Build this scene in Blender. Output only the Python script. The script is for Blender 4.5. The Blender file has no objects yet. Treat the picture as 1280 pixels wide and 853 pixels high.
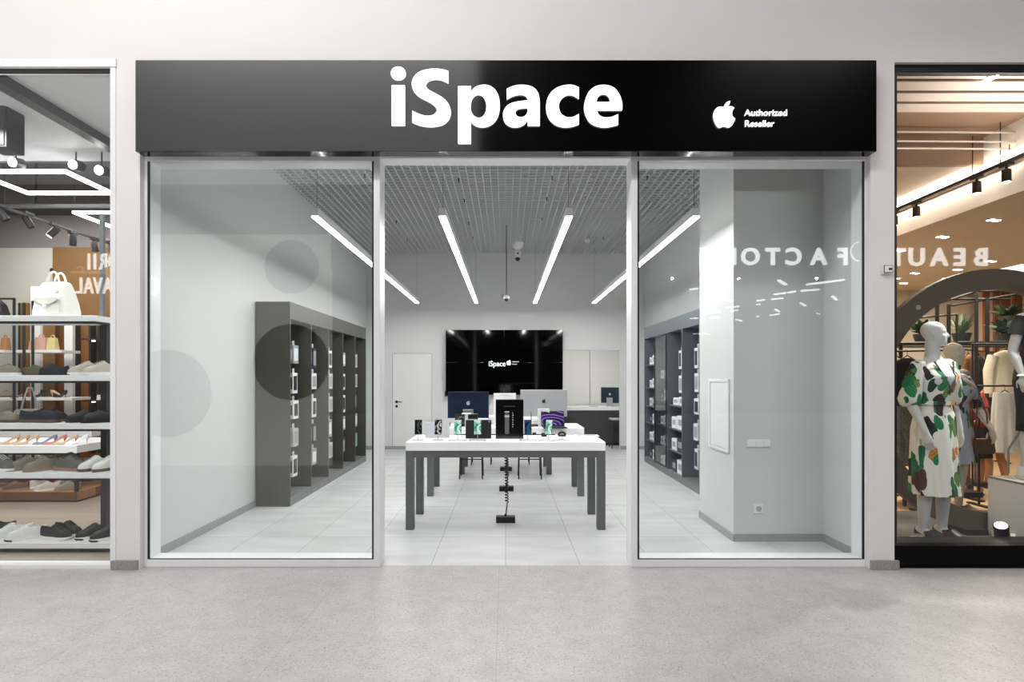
import bpy, bmesh, math, random
from mathutils import Vector, Matrix, noise
random.seed(7)
PI = math.pi
sc = bpy.context.scene
C = sc.collection

# ---------------------------------------------------------------- camera
CAMZ = 1.516
F = 670.0                      # focal length in pixels of the 1280-wide frame
VX, VY = 632.0, 472.0          # vanishing point of the straight-ahead direction
cam_d = bpy.data.cameras.new('camera')
cam_d.sensor_width = 36.0
cam_d.lens = F * 36.0 / 1280.0
cam_d.shift_x = (640.0 - VX) / 1280.0
cam_d.shift_y = (VY - 426.5) / 1280.0
cam_d.clip_start = 0.05
cam_d.clip_end = 200
cam = bpy.data.objects.new('camera', cam_d)
C.objects.link(cam)
cam.location = (0, 0, CAMZ)
cam.rotation_euler = (PI / 2, 0, 0)
sc.camera = cam

# ---------------------------------------------------------------- world, lights, exposure
sc.view_settings.view_transform = 'Standard'
sc.view_settings.look = 'None'
sc.view_settings.exposure = 0.0
sc.view_settings.gamma = 1.0
sc.view_settings.use_curve_mapping = False
STRIP_L = 57.0        # shop light strips
BOX_L = 0.42          # backlit panel across the mall
FACADE_L = 0.7       # backlit cream shop wall across the mall
SIGN_L = 8.5          # channel letters across the mall
world = bpy.data.worlds.new('world')
sc.world = world
world.use_nodes = True
world.node_tree.nodes['Background'].inputs[0].default_value = (0.75, 0.75, 0.77, 1)
world.node_tree.nodes['Background'].inputs[1].default_value = 0.22


def area(name, loc, rot, sx, sy, power, col=(1, 1, 1)):
    l = bpy.data.lights.new(name, 'AREA')
    l.shape = 'RECTANGLE'
    l.size, l.size_y = sx, sy
    l.energy = power
    l.color = col
    o = bpy.data.objects.new(name, l)
    o.location = loc
    o.rotation_euler = rot
    C.objects.link(o)
    return o


area('mall_ceiling_lamp', (-3.0, -0.2, 8.0), (0, 0, 0), 6.5, 0.6, 545, (1, .985, .98))
area('mall_ceiling_lamp', (5.0, -0.1, 7.4), (0, 0, 0), 2.4, 0.8, 84, (1, .975, .965))
area('shoe_shop_lamp', (-5.2, 4.75, 3.9), (math.radians(-4), 0, 0), 2.6, 0.4, 165, (1, .98, .96))
area('shoe_shop_lamp', (-7.6, 8.4, 4.3), (math.radians(12), 0, 0), 2.6, 1.4, 140, (1, .96, .9))
area('fashion_shop_fill', (5.6, 4.66, 3.4), (math.radians(190), 0, 0), 3.6, 0.2, 42, (1, .92, .88))  # unseen up-light added to brighten the front ceiling, standing in for a reflection
area('fashion_shop_fill', (6.4, 7.9, 3.22), (0, 0, 0), 2.6, 2.6, 250, (1, .86, .68))
area('niche_lamp', (1.7, 11.75, 2.28), (math.radians(15), 0, 0), 1.8, 0.3, 13, (1, .99, .96))



def spot(name, loc, target, power, angle, col=(1, .95, .86), blend=0.4, r=0.03):
    l = bpy.data.lights.new(name, 'SPOT')
    l.energy = power
    l.spot_size = math.radians(angle)
    l.spot_blend = blend
    l.shadow_soft_size = r
    l.color = col
    o = bpy.data.objects.new(name, l)
    o.location = loc
    o.rotation_euler = (Vector(target) - Vector(loc)).to_track_quat('-Z', 'Y').to_euler()
    C.objects.link(o)
    return o


spot('window_track_lamp', (4.78, 5.46, 3.36), (3.85, 4.62, 1.3), 300, 46)
spot('window_track_lamp', (4.60, 4.62, 3.3), (3.9, 4.6, 1.1), 420, 40)
for lx in (3.0, 4.2, 5.6):
    spot('opposite_fill_spot', (lx, -1.05, 3.3), (lx * .75 + .3, 4.6, 1.3), 80, 66, (1, .985, .97), 0.6, 0.012)  # fill spots added behind the camera to brighten the column front and pillar
area('cove_lamp', (4.80, 8.0, 3.66), (0, math.radians(-75), 0), 0.03, 5.6, 42, (1, .93, .84))
spot('window_track_lamp', (4.78, 6.2, 3.36), (5.4, 7.0, 1.2), 220, 50)

# ---------------------------------------------------------------- helpers


def lin(c):
    c = c / 255.0
    return c / 12.92 if c <= 0.04045 else ((c + 0.055) / 1.055) ** 2.4


def rgb(r, g, b):
    return (lin(r), lin(g), lin(b), 1.0)


def W(px, py, Y):
    return ((px - VX) / F * Y, Y, CAMZ + (VY - py) / F * Y)


class NT:
    def __init__(self, m):
        self.t = m.node_tree
        self.b = self.t.nodes['Principled BSDF']

    def n(self, typ, **kw):
        nd = self.t.nodes.new(typ)
        for k, v in kw.items():
            if isinstance(k, str) and hasattr(nd, k):
                setattr(nd, k, v)
        return nd

    def l(self, a, b):
        self.t.links.new(a, b)


MATS = {}


def mat(name, col, rough=0.5, metal=0.0, ior=None, emit=None, es=0.0, var=0.0, vs=20.0, bump=0.0, coat=0.0):
    """plain surface with a little procedural tone variation and grain"""
    if name in MATS:
        return MATS[name]
    m = bpy.data.materials.new(name)
    m.use_nodes = True
    k = NT(m)
    b = k.b
    b.inputs['Base Color'].default_value = col
    b.inputs['Roughness'].default_value = rough
    b.inputs['Metallic'].default_value = metal
    if ior:
        b.inputs['IOR'].default_value = ior
    if coat:
        b.inputs['Coat Weight'].default_value = coat
    if emit:
        b.inputs['Emission Color'].default_value = emit
        b.inputs['Emission Strength'].default_value = es
    if var or bump:
        tc = k.n('ShaderNodeTexCoord')
        nz = k.n('ShaderNodeTexNoise')
        nz.inputs['Scale'].default_value = vs
        nz.inputs['Detail'].default_value = 5
        k.l(tc.outputs['Object'], nz.inputs['Vector'])
        if var:
            rp = k.n('ShaderNodeValToRGB')
            rp.color_ramp.elements[0].position = 0.3
            rp.color_ramp.elements[1].position = 0.7
            rp.color_ramp.elements[0].color = tuple(c * (1 - var) for c in col[:3]) + (1,)
            rp.color_ramp.elements[1].color = tuple(min(1, c * (1 + var)) for c in col[:3]) + (1,)
            k.l(nz.outputs['Fac'], rp.inputs['Fac'])
            k.l(rp.outputs['Color'], b.inputs['Base Color'])
        if bump:
            bp = k.n('ShaderNodeBump')
            bp.inputs['Strength'].default_value = bump
            bp.inputs['Distance'].default_value = 0.004
            k.l(nz.outputs['Fac'], bp.inputs['Height'])
            k.l(bp.outputs['Normal'], b.inputs['Normal'])
    MATS[name] = m
    return m


def emat(name, col, s):
    return mat(name, (0.8, 0.8, 0.8, 1), 0.5, emit=col, es=s)


def ramp(k, stops, interp='LINEAR'):
    r = k.n('ShaderNodeValToRGB')
    cr = r.color_ramp
    cr.interpolation = interp
    while len(cr.elements) > 1:
        cr.elements.remove(cr.elements[-1])
    cr.elements[0].position = stops[0][0]
    cr.elements[0].color = stops[0][1]
    for p, c in stops[1:]:
        e = cr.elements.new(p)
        e.color = c
    return r


def glass_mat(name, tint=(0.97, 0.985, 0.98, 1), ior=1.5, gain=1.0):
    m = bpy.data.materials.new(name)
    m.use_nodes = True
    t = m.node_tree
    t.nodes.remove(t.nodes['Principled BSDF'])
    out = t.nodes['Material Output']
    tr = t.nodes.new('ShaderNodeBsdfTransparent')
    tr.inputs[0].default_value = tint
    gl = t.nodes.new('ShaderNodeBsdfGlossy')
    gl.inputs['Roughness'].default_value = 0.0
    ge = t.nodes.new('ShaderNodeNewGeometry')
    dp = t.nodes.new('ShaderNodeVectorMath')
    dp.operation = 'DOT_PRODUCT'
    t.links.new(ge.outputs['Normal'], dp.inputs[0])
    t.links.new(ge.outputs['Incoming'], dp.inputs[1])

    def mth(op, a, b=None):
        n = t.nodes.new('ShaderNodeMath')
        n.operation = op
        for i, v in enumerate((a, b)):
            if v is None:
                continue
            if isinstance(v, (int, float)):
                n.inputs[i].default_value = v
            else:
                t.links.new(v, n.inputs[i])
        return n.outputs[0]
    f0 = ((ior - 1) / (ior + 1)) ** 2
    c = mth('ABSOLUTE', dp.outputs['Value'])
    fr = mth('MULTIPLY', mth('ADD', mth('MULTIPLY', mth('POWER', mth('SUBTRACT', 1.0, c), 5.0), 1 - f0), f0), gain)
    mx = t.nodes.new('ShaderNodeMixShader')
    t.links.new(fr, mx.inputs[0])
    t.links.new(tr.outputs[0], mx.inputs[1])
    t.links.new(gl.outputs[0], mx.inputs[2])
    t.links.new(mx.outputs[0], out.inputs[0])
    MATS[name] = m
    return m


class MB:
    """collects shapes into one mesh"""

    def __init__(self):
        self.bm = bmesh.new()

    def box(self, x0, x1, y0, y1, z0, z1, bev=0.0, M=None):
        bm = self.bm
        before = set(bm.verts) if bev else None
        vs = [bm.verts.new((x, y, z)) for x in (x0, x1) for y in (y0, y1) for z in (z0, z1)]
        idx = [(0, 1, 3, 2), (4, 6, 7, 5), (0, 4, 5, 1), (2, 3, 7, 6), (0, 2, 6, 4), (1, 5, 7, 3)]
        fs = [bm.faces.new([vs[i] for i in f]) for f in idx]
        if bev:
            es = list({e for f in fs for e in f.edges})
            r = bmesh.ops.bevel(bm, geom=es, offset=bev, segments=2, affect='EDGES', profile=0.5)
            vs = [v for v in bm.verts if v not in before]
        if M is not None:
            for v in vs:
                v.co = M @ v.co
        return self

    def loft(self, rings, cap=True, closed=True):
        bm = self.bm
        R = [[bm.verts.new(p) for p in r] for r in rings]
        n = len(R[0])
        for a, b in zip(R, R[1:]):
            for i in range(n if closed else n - 1):
                j = (i + 1) % n
                bm.faces.new((a[i], a[j], b[j], b[i]))
        if cap:
            bm.faces.new(list(reversed(R[0])))
            bm.faces.new(R[-1])
        return self

    def tube(self, pts, r, seg=10, cap=True, ell=None, up=None, dome=False):
        """tube along pts; r number or list; ell = ratio of second radius"""
        pts = [Vector(p) for p in pts]
        n = len(pts)
        rs = r if isinstance(r, (list, tuple)) else [r] * n
        es = ell if isinstance(ell, (list, tuple)) else [ell or 1.0] * n
        if dome:
            d0 = (pts[0] - pts[1]).normalized()
            d1 = (pts[-1] - pts[-2]).normalized()
            P, RR, EE = [], [], []
            for a in (80, 45):
                P.append(pts[0] + d0 * rs[0] * math.sin(math.radians(a)) * min(1, es[0]))
                RR.append(rs[0] * math.cos(math.radians(a)))
                EE.append(es[0])
            P += pts
            RR += list(rs)
            EE += es
            for a in (45, 80):
                P.append(pts[-1] + d1 * rs[-1] * math.sin(math.radians(a)) * min(1, es[-1]))
                RR.append(rs[-1] * math.cos(math.radians(a)))
                EE.append(es[-1])
            pts, rs, es = P, RR, EE
            n = len(pts)
        prev = None
        rings = []
        for i in range(n):
            if i == 0:
                t = pts[1] - pts[0]
            elif i == n - 1:
                t = pts[-1] - pts[-2]
            else:
                t = (pts[i + 1] - pts[i]).normalized() + (pts[i] - pts[i - 1]).normalized()
            if t.length < 1e-9:
                t = Vector((0, 0, 1))
            t.normalize()
            if prev is None:
                u = Vector(up) if up else (Vector((1, 0, 0)) if abs(t.x) < 0.8 else Vector((0, 1, 0)))
            else:
                u = prev
            u = u - t * u.dot(t)
            if u.length < 1e-6:
                u = t.orthogonal()
            u.normalize()
            prev = u
            v = t.cross(u)
            rings.append([pts[i] + u * (rs[i] * math.cos(2 * PI * k / seg)) + v * (rs[i] * es[i] * math.sin(2 * PI * k / seg)) for k in range(seg)])
        return self.loft(rings, cap)

    def cyl(self, p0, p1, r, r2=None, seg=20):
        return self.tube([p0, p1], [r, r2 if r2 is not None else r], seg)

    def lathe(self, prof, c=(0, 0, 0), seg=24, M=None):
        rings = []
        for r, z in prof:
            ring = [Vector((c[0] + max(r, 1e-4) * math.cos(2 * PI * k / seg), c[1] + max(r, 1e-4) * math.sin(2 * PI * k / seg), c[2] + z)) for k in range(seg)]
            if M is not None:
                ring = [M @ p for p in ring]
            rings.append(ring)
        return self.loft(rings)

    def ball(self, c, rx, ry=None, rz=None, seg=14, rg=9):
        ry = ry or rx
        rz = rz or rx
        rings = []
        for i in range(rg + 1):
            a = -PI / 2 + PI * i / rg
            cr = max(math.cos(a), 0.02)
            rings.append([Vector((c[0] + rx * cr * math.cos(2 * PI * k / seg), c[1] + ry * cr * math.sin(2 * PI * k / seg), c[2] + rz * math.sin(a))) for k in range(seg)])
        return self.loft(rings)

    def prism(self, poly, a0, a1, axis='y'):
        """poly of (u, v) extruded along axis; y: (x,z), x: (y,z), z: (x,y)"""
        def P(u, v, w):
            return {'y': (u, w, v), 'x': (w, u, v), 'z': (u, v, w)}[axis]
        bm = self.bm
        A = [bm.verts.new(P(u, v, a0)) for u, v in poly]
        B = [bm.verts.new(P(u, v, a1)) for u, v in poly]
        n = len(poly)
        bm.faces.new(A)
        bm.faces.new(list(reversed(B)))
        for i in range(n):
            j = (i + 1) % n
            bm.faces.new((A[i], B[i], B[j], A[j]))
        return self

    def xf(self, M):
        for v in self.bm.verts:
            v.co = M @ v.co
        return self

    def mesh(self, name, m, smooth=False, angle=40):
        bm = self.bm
        bmesh.ops.recalc_face_normals(bm, faces=bm.faces)
        me = bpy.data.meshes.new(name)
        if smooth:
            lim = math.radians(angle)
            for f in bm.faces:
                f.smooth = True
            for e in bm.edges:
                if len(e.link_faces) == 2 and e.calc_face_angle(0) > lim:
                    e.smooth = False
        bm.to_mesh(me)
        bm.free()
        if m:
            me.materials.append(m)
        return me


def obj(name, mb, m, parent=None, smooth=False, angle=40):
    me = mb.mesh(name, m, smooth, angle)
    o = bpy.data.objects.new(name, me)
    C.objects.link(o)
    if parent:
        o.parent = parent
    return o


def tag(o, label, cat, group=None):
    o['label'] = label
    o['category'] = cat
    if group:
        o['group'] = group
    return o


def thing(name, label, cat, loc=(0, 0, 0), rz=0.0, group=None):
    o = bpy.data.objects.new(name, None)
    o.empty_display_size = 0.1
    C.objects.link(o)
    o.location = loc
    o.rotation_euler = (0, 0, rz)
    return tag(o, label, cat, group)


def struct(name, mb, m, parent=None, smooth=False):
    o = obj(name, mb, m, parent, smooth)
    if not parent:
        o['kind'] = 'structure'
    return o


def dup(root, loc, rz=None, label=None, group=None):
    """copy of a thing with copies of its parts and sub-parts"""
    r = root.copy()
    C.objects.link(r)
    r.location = loc
    if rz is not None:
        r.rotation_euler = (0, 0, rz)
    if label:
        r['label'] = label
    if group:
        r['group'] = group
    for ch in list(root.children):
        c = ch.copy()
        C.objects.link(c)
        c.parent = r
        for g in list(ch.children):
            d = g.copy()
            C.objects.link(d)
            d.parent = c
    return r


def remat(root, mapping):
    """give a copy's parts other materials (meshes made single first)"""
    for ch in list(root.children) + ([root] if root.type == 'MESH' else []):
        key = ch.name.split('.')[0]
        if key in mapping:
            ch.data = ch.data.copy()
            ch.data.materials.clear()
            ch.data.materials.append(mapping[key])


def evaluated_mesh(o, name):
    dg = bpy.context.evaluated_depsgraph_get()
    me = bpy.data.meshes.new_from_object(o.evaluated_get(dg))
    me.name = name
    return me


def text(name, s, size, m, parent=None, loc=(0, 0, 0), rot=(PI / 2, 0, 0), ex=0.005, off=0.0, align='LEFT', sx=1.0, space=1.0):
    cu = bpy.data.curves.new(name, 'FONT')
    cu.body = s
    cu.size = size
    cu.extrude = ex
    cu.offset = off
    cu.align_x = align
    cu.align_y = 'BOTTOM_BASELINE'
    cu.space_character = space
    cu.resolution_u = 6
    t = bpy.data.objects.new(name + '_tmp', cu)
    C.objects.link(t)
    t.scale = (1, 1, 1)
    me = evaluated_mesh(t, name)
    for v in me.vertices:
        v.co.x *= sx
    bpy.data.objects.remove(t)
    bpy.data.curves.remove(cu)
    me.materials.clear()
    me.materials.append(m)
    o = bpy.data.objects.new(name, me)
    C.objects.link(o)
    o.location = loc
    o.rotation_euler = rot
    if parent:
        o.parent = parent
    return o


def smooth_outline(pts, sub=6):
    """closed outline; a third value of 1 marks a corner; between corners Catmull-Rom"""
    n = len(pts)
    out = []
    for i in range(n):
        p1, p2 = pts[i], pts[(i + 1) % n]
        c1 = len(p1) > 2
        c2 = len(p2) > 2
        p0 = p1 if c1 else pts[i - 1]
        p3 = p2 if c2 else pts[(i + 2) % n]
        if c1 and c2:
            out.append((p1[0], p1[1]))
            continue
        for k in range(sub):
            t = k / sub
            q = []
            for d in (0, 1):
                a, b, c, e = p0[d], p1[d], p2[d], p3[d]
                q.append(0.5 * (2 * b + (c - a) * t + (2 * a - 5 * b + 4 * c - e) * t * t + (3 * b - a - 3 * c + e) * t ** 3))
            out.append(tuple(q))
    return out


def outline_mesh(name, loops, m, ex, parent=None, loc=(0, 0, 0), rot=(PI / 2, 0, 0)):
    """filled 2D outlines (with holes) given a real thickness"""
    cu = bpy.data.curves.new(name, 'CURVE')
    cu.dimensions = '2D'
    cu.fill_mode = 'BOTH'
    cu.extrude = ex
    for lp in loops:
        sp = cu.splines.new('POLY')
        sp.points.add(len(lp) - 1)
        for p, (x, y) in zip(sp.points, lp):
            p.co = (x, y, 0, 1)
        sp.use_cyclic_u = True
    t = bpy.data.objects.new(name + '_tmp', cu)
    C.objects.link(t)
    me = evaluated_mesh(t, name)
    bpy.data.objects.remove(t)
    bpy.data.curves.remove(cu)
    me.materials.clear()
    me.materials.append(m)
    o = bpy.data.objects.new(name, me)
    C.objects.link(o)
    o.location = loc
    o.rotation_euler = rot
    if parent:
        o.parent = parent
    return o


def ellipse(cx, cy, rx, ry, n=28):
    return [(cx + rx * math.cos(2 * PI * k / n), cy + ry * math.sin(2 * PI * k / n)) for k in range(n)]


def interp(tab, t):
    for (a, va), (b, vb) in zip(tab, tab[1:]):
        if t <= b:
            u = (t - a) / (b - a) if b > a else 0
            u = max(0.0, min(1.0, u))
            return va + (vb - va) * u
    return tab[-1][1]


ORD = ['first', 'second', 'third', 'fourth', 'fifth', 'sixth', 'seventh', 'eighth', 'ninth', 'tenth']

# ---------------------------------------------------------------- shared materials
wall_white = mat('painted_white_wall', rgb(207, 208, 208), 0.6, var=0.012, vs=3, bump=0.03)
mall_white = mat('mall_painted_wall', rgb(228, 224, 223), 0.55, var=0.012, vs=2.5, bump=0.03)
frame_white = mat('white_powder_coat', rgb(236, 236, 238), 0.35)
fascia_black = mat('gloss_black_panel', rgb(2, 2, 3), 0.11, ior=1.75)
gasket_black = mat('black_gasket', rgb(14, 14, 15), 0.5)
sign_white = emat('lit_white_letters', (1, 1, 1, 1), 1.3)
strip_emit = emat('led_strip_diffuser', (1, 0.99, 0.97, 1), STRIP_L)
dark_metal = mat('dark_grey_metal', rgb(62, 62, 64), 0.4, 0.3)
black_plastic = mat('black_plastic', rgb(14, 14, 15), 0.4)
white_plastic = mat('white_plastic', rgb(232, 232, 232), 0.35)
table_white = mat('white_laminate', rgb(248, 248, 249), 0.35, var=0.008, vs=6)
table_grey = mat('grey_lacquered_legs', rgb(92, 93, 95), 0.45, var=0.02, vs=12)
alu = mat('brushed_aluminium', rgb(178, 180, 183), 0.32, 0.85)
navy_metal = mat('navy_anodised', rgb(12, 30, 54), 0.38, 0.35)
screen_black = mat('black_glass_screen', rgb(3, 3, 4), 0.06)
grey_tile_skirting = mat('grey_skirting', rgb(150, 152, 152), 0.45, var=0.03, vs=9)
cab_olive = mat('olive_grey_laminate', rgb(72, 71, 66), 0.5, var=0.02, vs=9)
cab_slate = mat('slate_blue_laminate', rgb(46, 54, 64), 0.55, var=0.02, vs=9)
glass_shop = glass_mat('shop_window_glass', gain=1.15)
glass_side = glass_mat('neighbour_window_glass', gain=1.0)
glass_door = glass_mat('cabinet_glass', tint=(0.95, 0.965, 0.965, 1), gain=1.2)
pack_white = mat('white_card', rgb(228, 229, 230), 0.5)
pack_grey = mat('grey_card', rgb(150, 154, 160), 0.5)
pack_dark = mat('dark_card', rgb(38, 42, 50), 0.45)
pack_teal = mat('teal_card', rgb(120, 176, 164), 0.5)
pack_violet = mat('violet_card', rgb(104, 84, 170), 0.5)
pack_beige = mat('beige_card', rgb(196, 190, 178), 0.5)
oak_brown = mat('brown_wall_panel', rgb(126, 92, 54), 0.55, var=0.06, vs=5)
shelf_white = mat('white_shelf', rgb(232, 233, 235), 0.4)


def terrazzo(name, dx, dy, joint):
    m = bpy.data.materials.new(name)
    m.use_nodes = True
    k = NT(m)
    tc = k.n('ShaderNodeTexCoord')
    big = k.n('ShaderNodeTexNoise')
    big.inputs['Scale'].default_value = 7.0
    big.inputs['Detail'].default_value = 6
    k.l(tc.outputs['Object'], big.inputs['Vector'])
    base = ramp(k, [(0.3, rgb(165, 161, 161)), (0.7, rgb(178, 174, 174))])
    k.l(big.outputs['Fac'], base.inputs['Fac'])
    last = base.outputs['Color']
    for scale, thr, c0, fac in ((64, 0.20, rgb(146, 141, 138), 0.5), (105, 0.22, rgb(200, 197, 196), 0.4), (150, 0.22, rgb(122, 116, 114), 0.5), (48, 0.14, rgb(190, 186, 183), 0.45), (86, 0.10, rgb(104, 98, 95), 0.5)):
        v = k.n('ShaderNodeTexVoronoi')
        v.inputs['Scale'].default_value = scale
        k.l(tc.outputs['Object'], v.inputs['Vector'])
        sep = k.n('ShaderNodeSeparateColor')
        k.l(v.outputs['Color'], sep.inputs[0])
        lt = k.n('ShaderNodeMath', operation='LESS_THAN')
        lt.inputs[1].default_value = thr
        k.l(sep.outputs[0], lt.inputs[0])
        d = k.n('ShaderNodeMath', operation='LESS_THAN')
        d.inputs[1].default_value = 0.42
        k.l(v.outputs['Distance'], d.inputs[0])
        mu = k.n('ShaderNodeMath', operation='MULTIPLY')
        k.l(lt.outputs[0], mu.inputs[0])
        k.l(d.outputs[0], mu.inputs[1])
        m2 = k.n('ShaderNodeMath', operation='MULTIPLY')
        m2.inputs[1].default_value = fac
        k.l(mu.outputs[0], m2.inputs[0])
        mx = k.n('ShaderNodeMix', data_type='RGBA')
        k.l(m2.outputs[0], mx.inputs[0])
        k.l(last, mx.inputs[6])
        mx.inputs[7].default_value = c0
        last = mx.outputs[2]
    if joint:
        br = k.n('ShaderNodeTexBrick')
        mp = k.n('ShaderNodeMapping')
        mp.inputs['Location'].default_value = (dx, dy, 0)
        k.l(tc.outputs['Object'], mp.inputs[0])
        k.l(mp.outputs[0], br.inputs['Vector'])
        br.offset = 0.0
        br.inputs['Scale'].default_value = 1.0
        br.inputs['Brick Width'].default_value = 1.2
        br.inputs['Row Height'].default_value = 4.8
        br.inputs['Mortar Size'].default_value = 0.0022
        br.inputs['Mortar Smooth'].default_value = 0.3
        mx = k.n('ShaderNodeMix', data_type='RGBA')
        ms = k.n('ShaderNodeMath', operation='MULTIPLY')
        ms.inputs[1].default_value = 0.65
        k.l(br.outputs['Fac'], ms.inputs[0])
        k.l(ms.outputs[0], mx.inputs[0])
        k.l(last, mx.inputs[6])
        mx.inputs[7].default_value = rgb(140, 136, 134)
        last = mx.outputs[2]
    k.l(last, k.b.inputs['Base Color'])
    k.b.inputs['Roughness'].default_value = 0.38
    return m


mall_terrazzo = terrazzo('mall_terrazzo', 0.05, 0, True)
granite = mat('grey_granite', rgb(150, 146, 143), 0.5, var=0.28, vs=90)


def tile_floor():
    m = bpy.data.materials.new('porcelain_floor_tiles')
    m.use_nodes = True
    k = NT(m)
    tc = k.n('ShaderNodeTexCoord')
    sp = k.n('ShaderNodeSeparateXYZ')
    k.l(tc.outputs['Object'], sp.inputs[0])
    cb = k.n('ShaderNodeCombineXYZ')
    ay = k.n('ShaderNodeMath', operation='ADD')
    ay.inputs[1].default_value = -5.09 + 12.0
    ax = k.n('ShaderNodeMath', operation='ADD')
    ax.inputs[1].default_value = 6.0
    k.l(sp.outputs['Y'], ay.inputs[0])
    k.l(sp.outputs['X'], ax.inputs[0])
    k.l(ay.outputs[0], cb.inputs[0])
    k.l(ax.outputs[0], cb.inputs[1])
    br = k.n('ShaderNodeTexBrick')
    br.offset = 0.0
    k.l(cb.outputs[0], br.inputs['Vector'])
    br.inputs['Scale'].default_value = 1.0
    br.inputs['Brick Width'].default_value = 1.2
    br.inputs['Row Height'].default_value = 0.6
    br.inputs['Mortar Size'].default_value = 0.003
    br.inputs['Mortar Smooth'].default_value = 0.2
    br.inputs['Color1'].default_value = rgb(196, 198, 198)
    br.inputs['Color2'].default_value = rgb(203, 205, 205)
    br.inputs['Mortar'].default_value = rgb(140, 142, 142)
    nz = k.n('ShaderNodeTexNoise')
    nz.inputs['Scale'].default_value = 1.6
    nz.inputs['Detail'].default_value = 7
    mp = k.n('ShaderNodeMapping')
    mp.inputs['Scale'].default_value = (1, 3.5, 1)
    k.l(tc.outputs['Object'], mp.inputs[0])
    k.l(mp.outputs[0], nz.inputs['Vector'])
    rp = ramp(k, [(0.3, (0.84, 0.84, 0.84, 1)), (0.65, (1.04, 1.04, 1.04, 1))])
    k.l(nz.outputs['Fac'], rp.inputs['Fac'])
    mx = k.n('ShaderNodeMix', data_type='RGBA', blend_type='MULTIPLY')
    mx.inputs[0].default_value = 1.0
    k.l(br.outputs['Color'], mx.inputs[6])
    k.l(rp.outputs['Color'], mx.inputs[7])
    k.l(mx.outputs[2], k.b.inputs['Base Color'])
    k.b.inputs['Roughness'].default_value = 0.33
    return m


shop_tiles = tile_floor()


def planks(name, c0, c1, c2, w=0.2, l=1.4, along='x', rough=0.45):
    m = bpy.data.materials.new(name)
    m.use_nodes = True
    k = NT(m)
    tc = k.n('ShaderNodeTexCoord')
    mp = k.n('ShaderNodeMapping')
    if along == 'y':
        mp.inputs['Rotation'].default_value = (0, 0, PI / 2)
    elif along == 'z':
        mp.inputs['Rotation'].default_value = (0, PI / 2, 0)
    k.l(tc.outputs['Object'], mp.inputs[0])
    br = k.n('ShaderNodeTexBrick')
    k.l(mp.outputs[0], br.inputs['Vector'])
    br.inputs['Scale'].default_value = 1.0
    br.inputs['Brick Width'].default_value = l
    br.inputs['Row Height'].default_value = w
    br.inputs['Mortar Size'].default_value = 0.002
    br.inputs['Color1'].default_value = c0
    br.inputs['Color2'].default_value = c1
    br.inputs['Mortar'].default_value = c2
    m2 = k.n('ShaderNodeMapping')
    m2.inputs['Scale'].default_value = (1.5, 30, 30)
    k.l(mp.outputs[0], m2.inputs[0])
    nz = k.n('ShaderNodeTexNoise')
    nz.inputs['Scale'].default_value = 1.0
    nz.inputs['Detail'].default_value = 6
    k.l(m2.outputs[0], nz.inputs['Vector'])
    rp = ramp(k, [(0.3, (0.8, 0.8, 0.8, 1)), (0.7, (1.1, 1.1, 1.1, 1))])
    k.l(nz.outputs['Fac'], rp.inputs['Fac'])
    mx = k.n('ShaderNodeMix', data_type='RGBA', blend_type='MULTIPLY')
    mx.inputs[0].default_value = 1.0
    k.l(br.outputs['Color'], mx.inputs[6])
    k.l(rp.outputs['Color'], mx.inputs[7])
    k.l(mx.outputs[2], k.b.inputs['Base Color'])
    k.b.inputs['Roughness'].default_value = rough
    return m


wood_grey = planks('grey_oak_planks', rgb(150, 138, 124), rgb(160, 148, 134), rgb(118, 108, 96))
wood_warm = planks('warm_oak_planks', rgb(212, 178, 136), rgb(220, 188, 146), rgb(160, 126, 90), along='x')
wood_orange = planks('orange_brown_veneer', rgb(156, 98, 52), rgb(166, 106, 58), rgb(96, 60, 34), w=0.9, l=4, along='z')


def screen_art(name, stops, scale=3.0, dist=6.0, s=0.9, kind='wave'):
    m = bpy.data.materials.new(name)
    m.use_nodes = True
    k = NT(m)
    tc = k.n('ShaderNodeTexCoord')
    if kind == 'wave':
        w = k.n('ShaderNodeTexWave')
        w.wave_type = 'RINGS'
        w.rings_direction = 'SPHERICAL'
        w.inputs['Scale'].default_value = scale
        w.inputs['Distortion'].default_value = dist
        w.inputs['Detail'].default_value = 1
        out = w.outputs['Fac']
    else:
        w = k.n('ShaderNodeTexNoise')
        w.inputs['Scale'].default_value = scale
        w.inputs['Distortion'].default_value = dist
        w.inputs['Detail'].default_value = 1
        out = w.outputs['Fac']
    k.l(tc.outputs['Object'], w.inputs['Vector'])
    rp = ramp(k, stops)
    k.l(out, rp.inputs['Fac'])
    k.b.inputs['Base Color'].default_value = (0.01, 0.01, 0.01, 1)
    k.b.inputs['Roughness'].default_value = 0.12
    k.l(rp.outputs['Color'], k.b.inputs['Emission Color'])
    k.b.inputs['Emission Strength'].default_value = s
    return m


scr_dark = screen_art('phone_screen_dark_swirl', [(0.40, rgb(8, 8, 9)), (0.5, rgb(26, 26, 28)), (0.53, rgb(110, 110, 112)), (0.56, rgb(12, 12, 12))], 9, 2, 0.9, 'noise')
scr_silver = screen_art('phone_screen_silver_swirl', [(0.40, rgb(10, 10, 12)), (0.47, rgb(60, 60, 64)), (0.52, rgb(214, 214, 212)), (0.6, rgb(40, 40, 42))], 10, 2, 0.9, 'noise')
scr_green = screen_art('phone_screen_green_swirl', [(0.36, rgb(52, 150, 122)), (0.46, rgb(150, 210, 188)), (0.52, rgb(226, 236, 230)), (0.62, rgb(226, 236, 230))], 14, 1.2, 0.95, 'noise')
scr_blue = screen_art('phone_screen_blue_swirl', [(0.36, rgb(12, 12, 24)), (0.46, rgb(50, 60, 120)), (0.54, rgb(30, 110, 110)), (0.62, rgb(24, 26, 60))], 12, 1.5, 0.8, 'noise')
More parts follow.
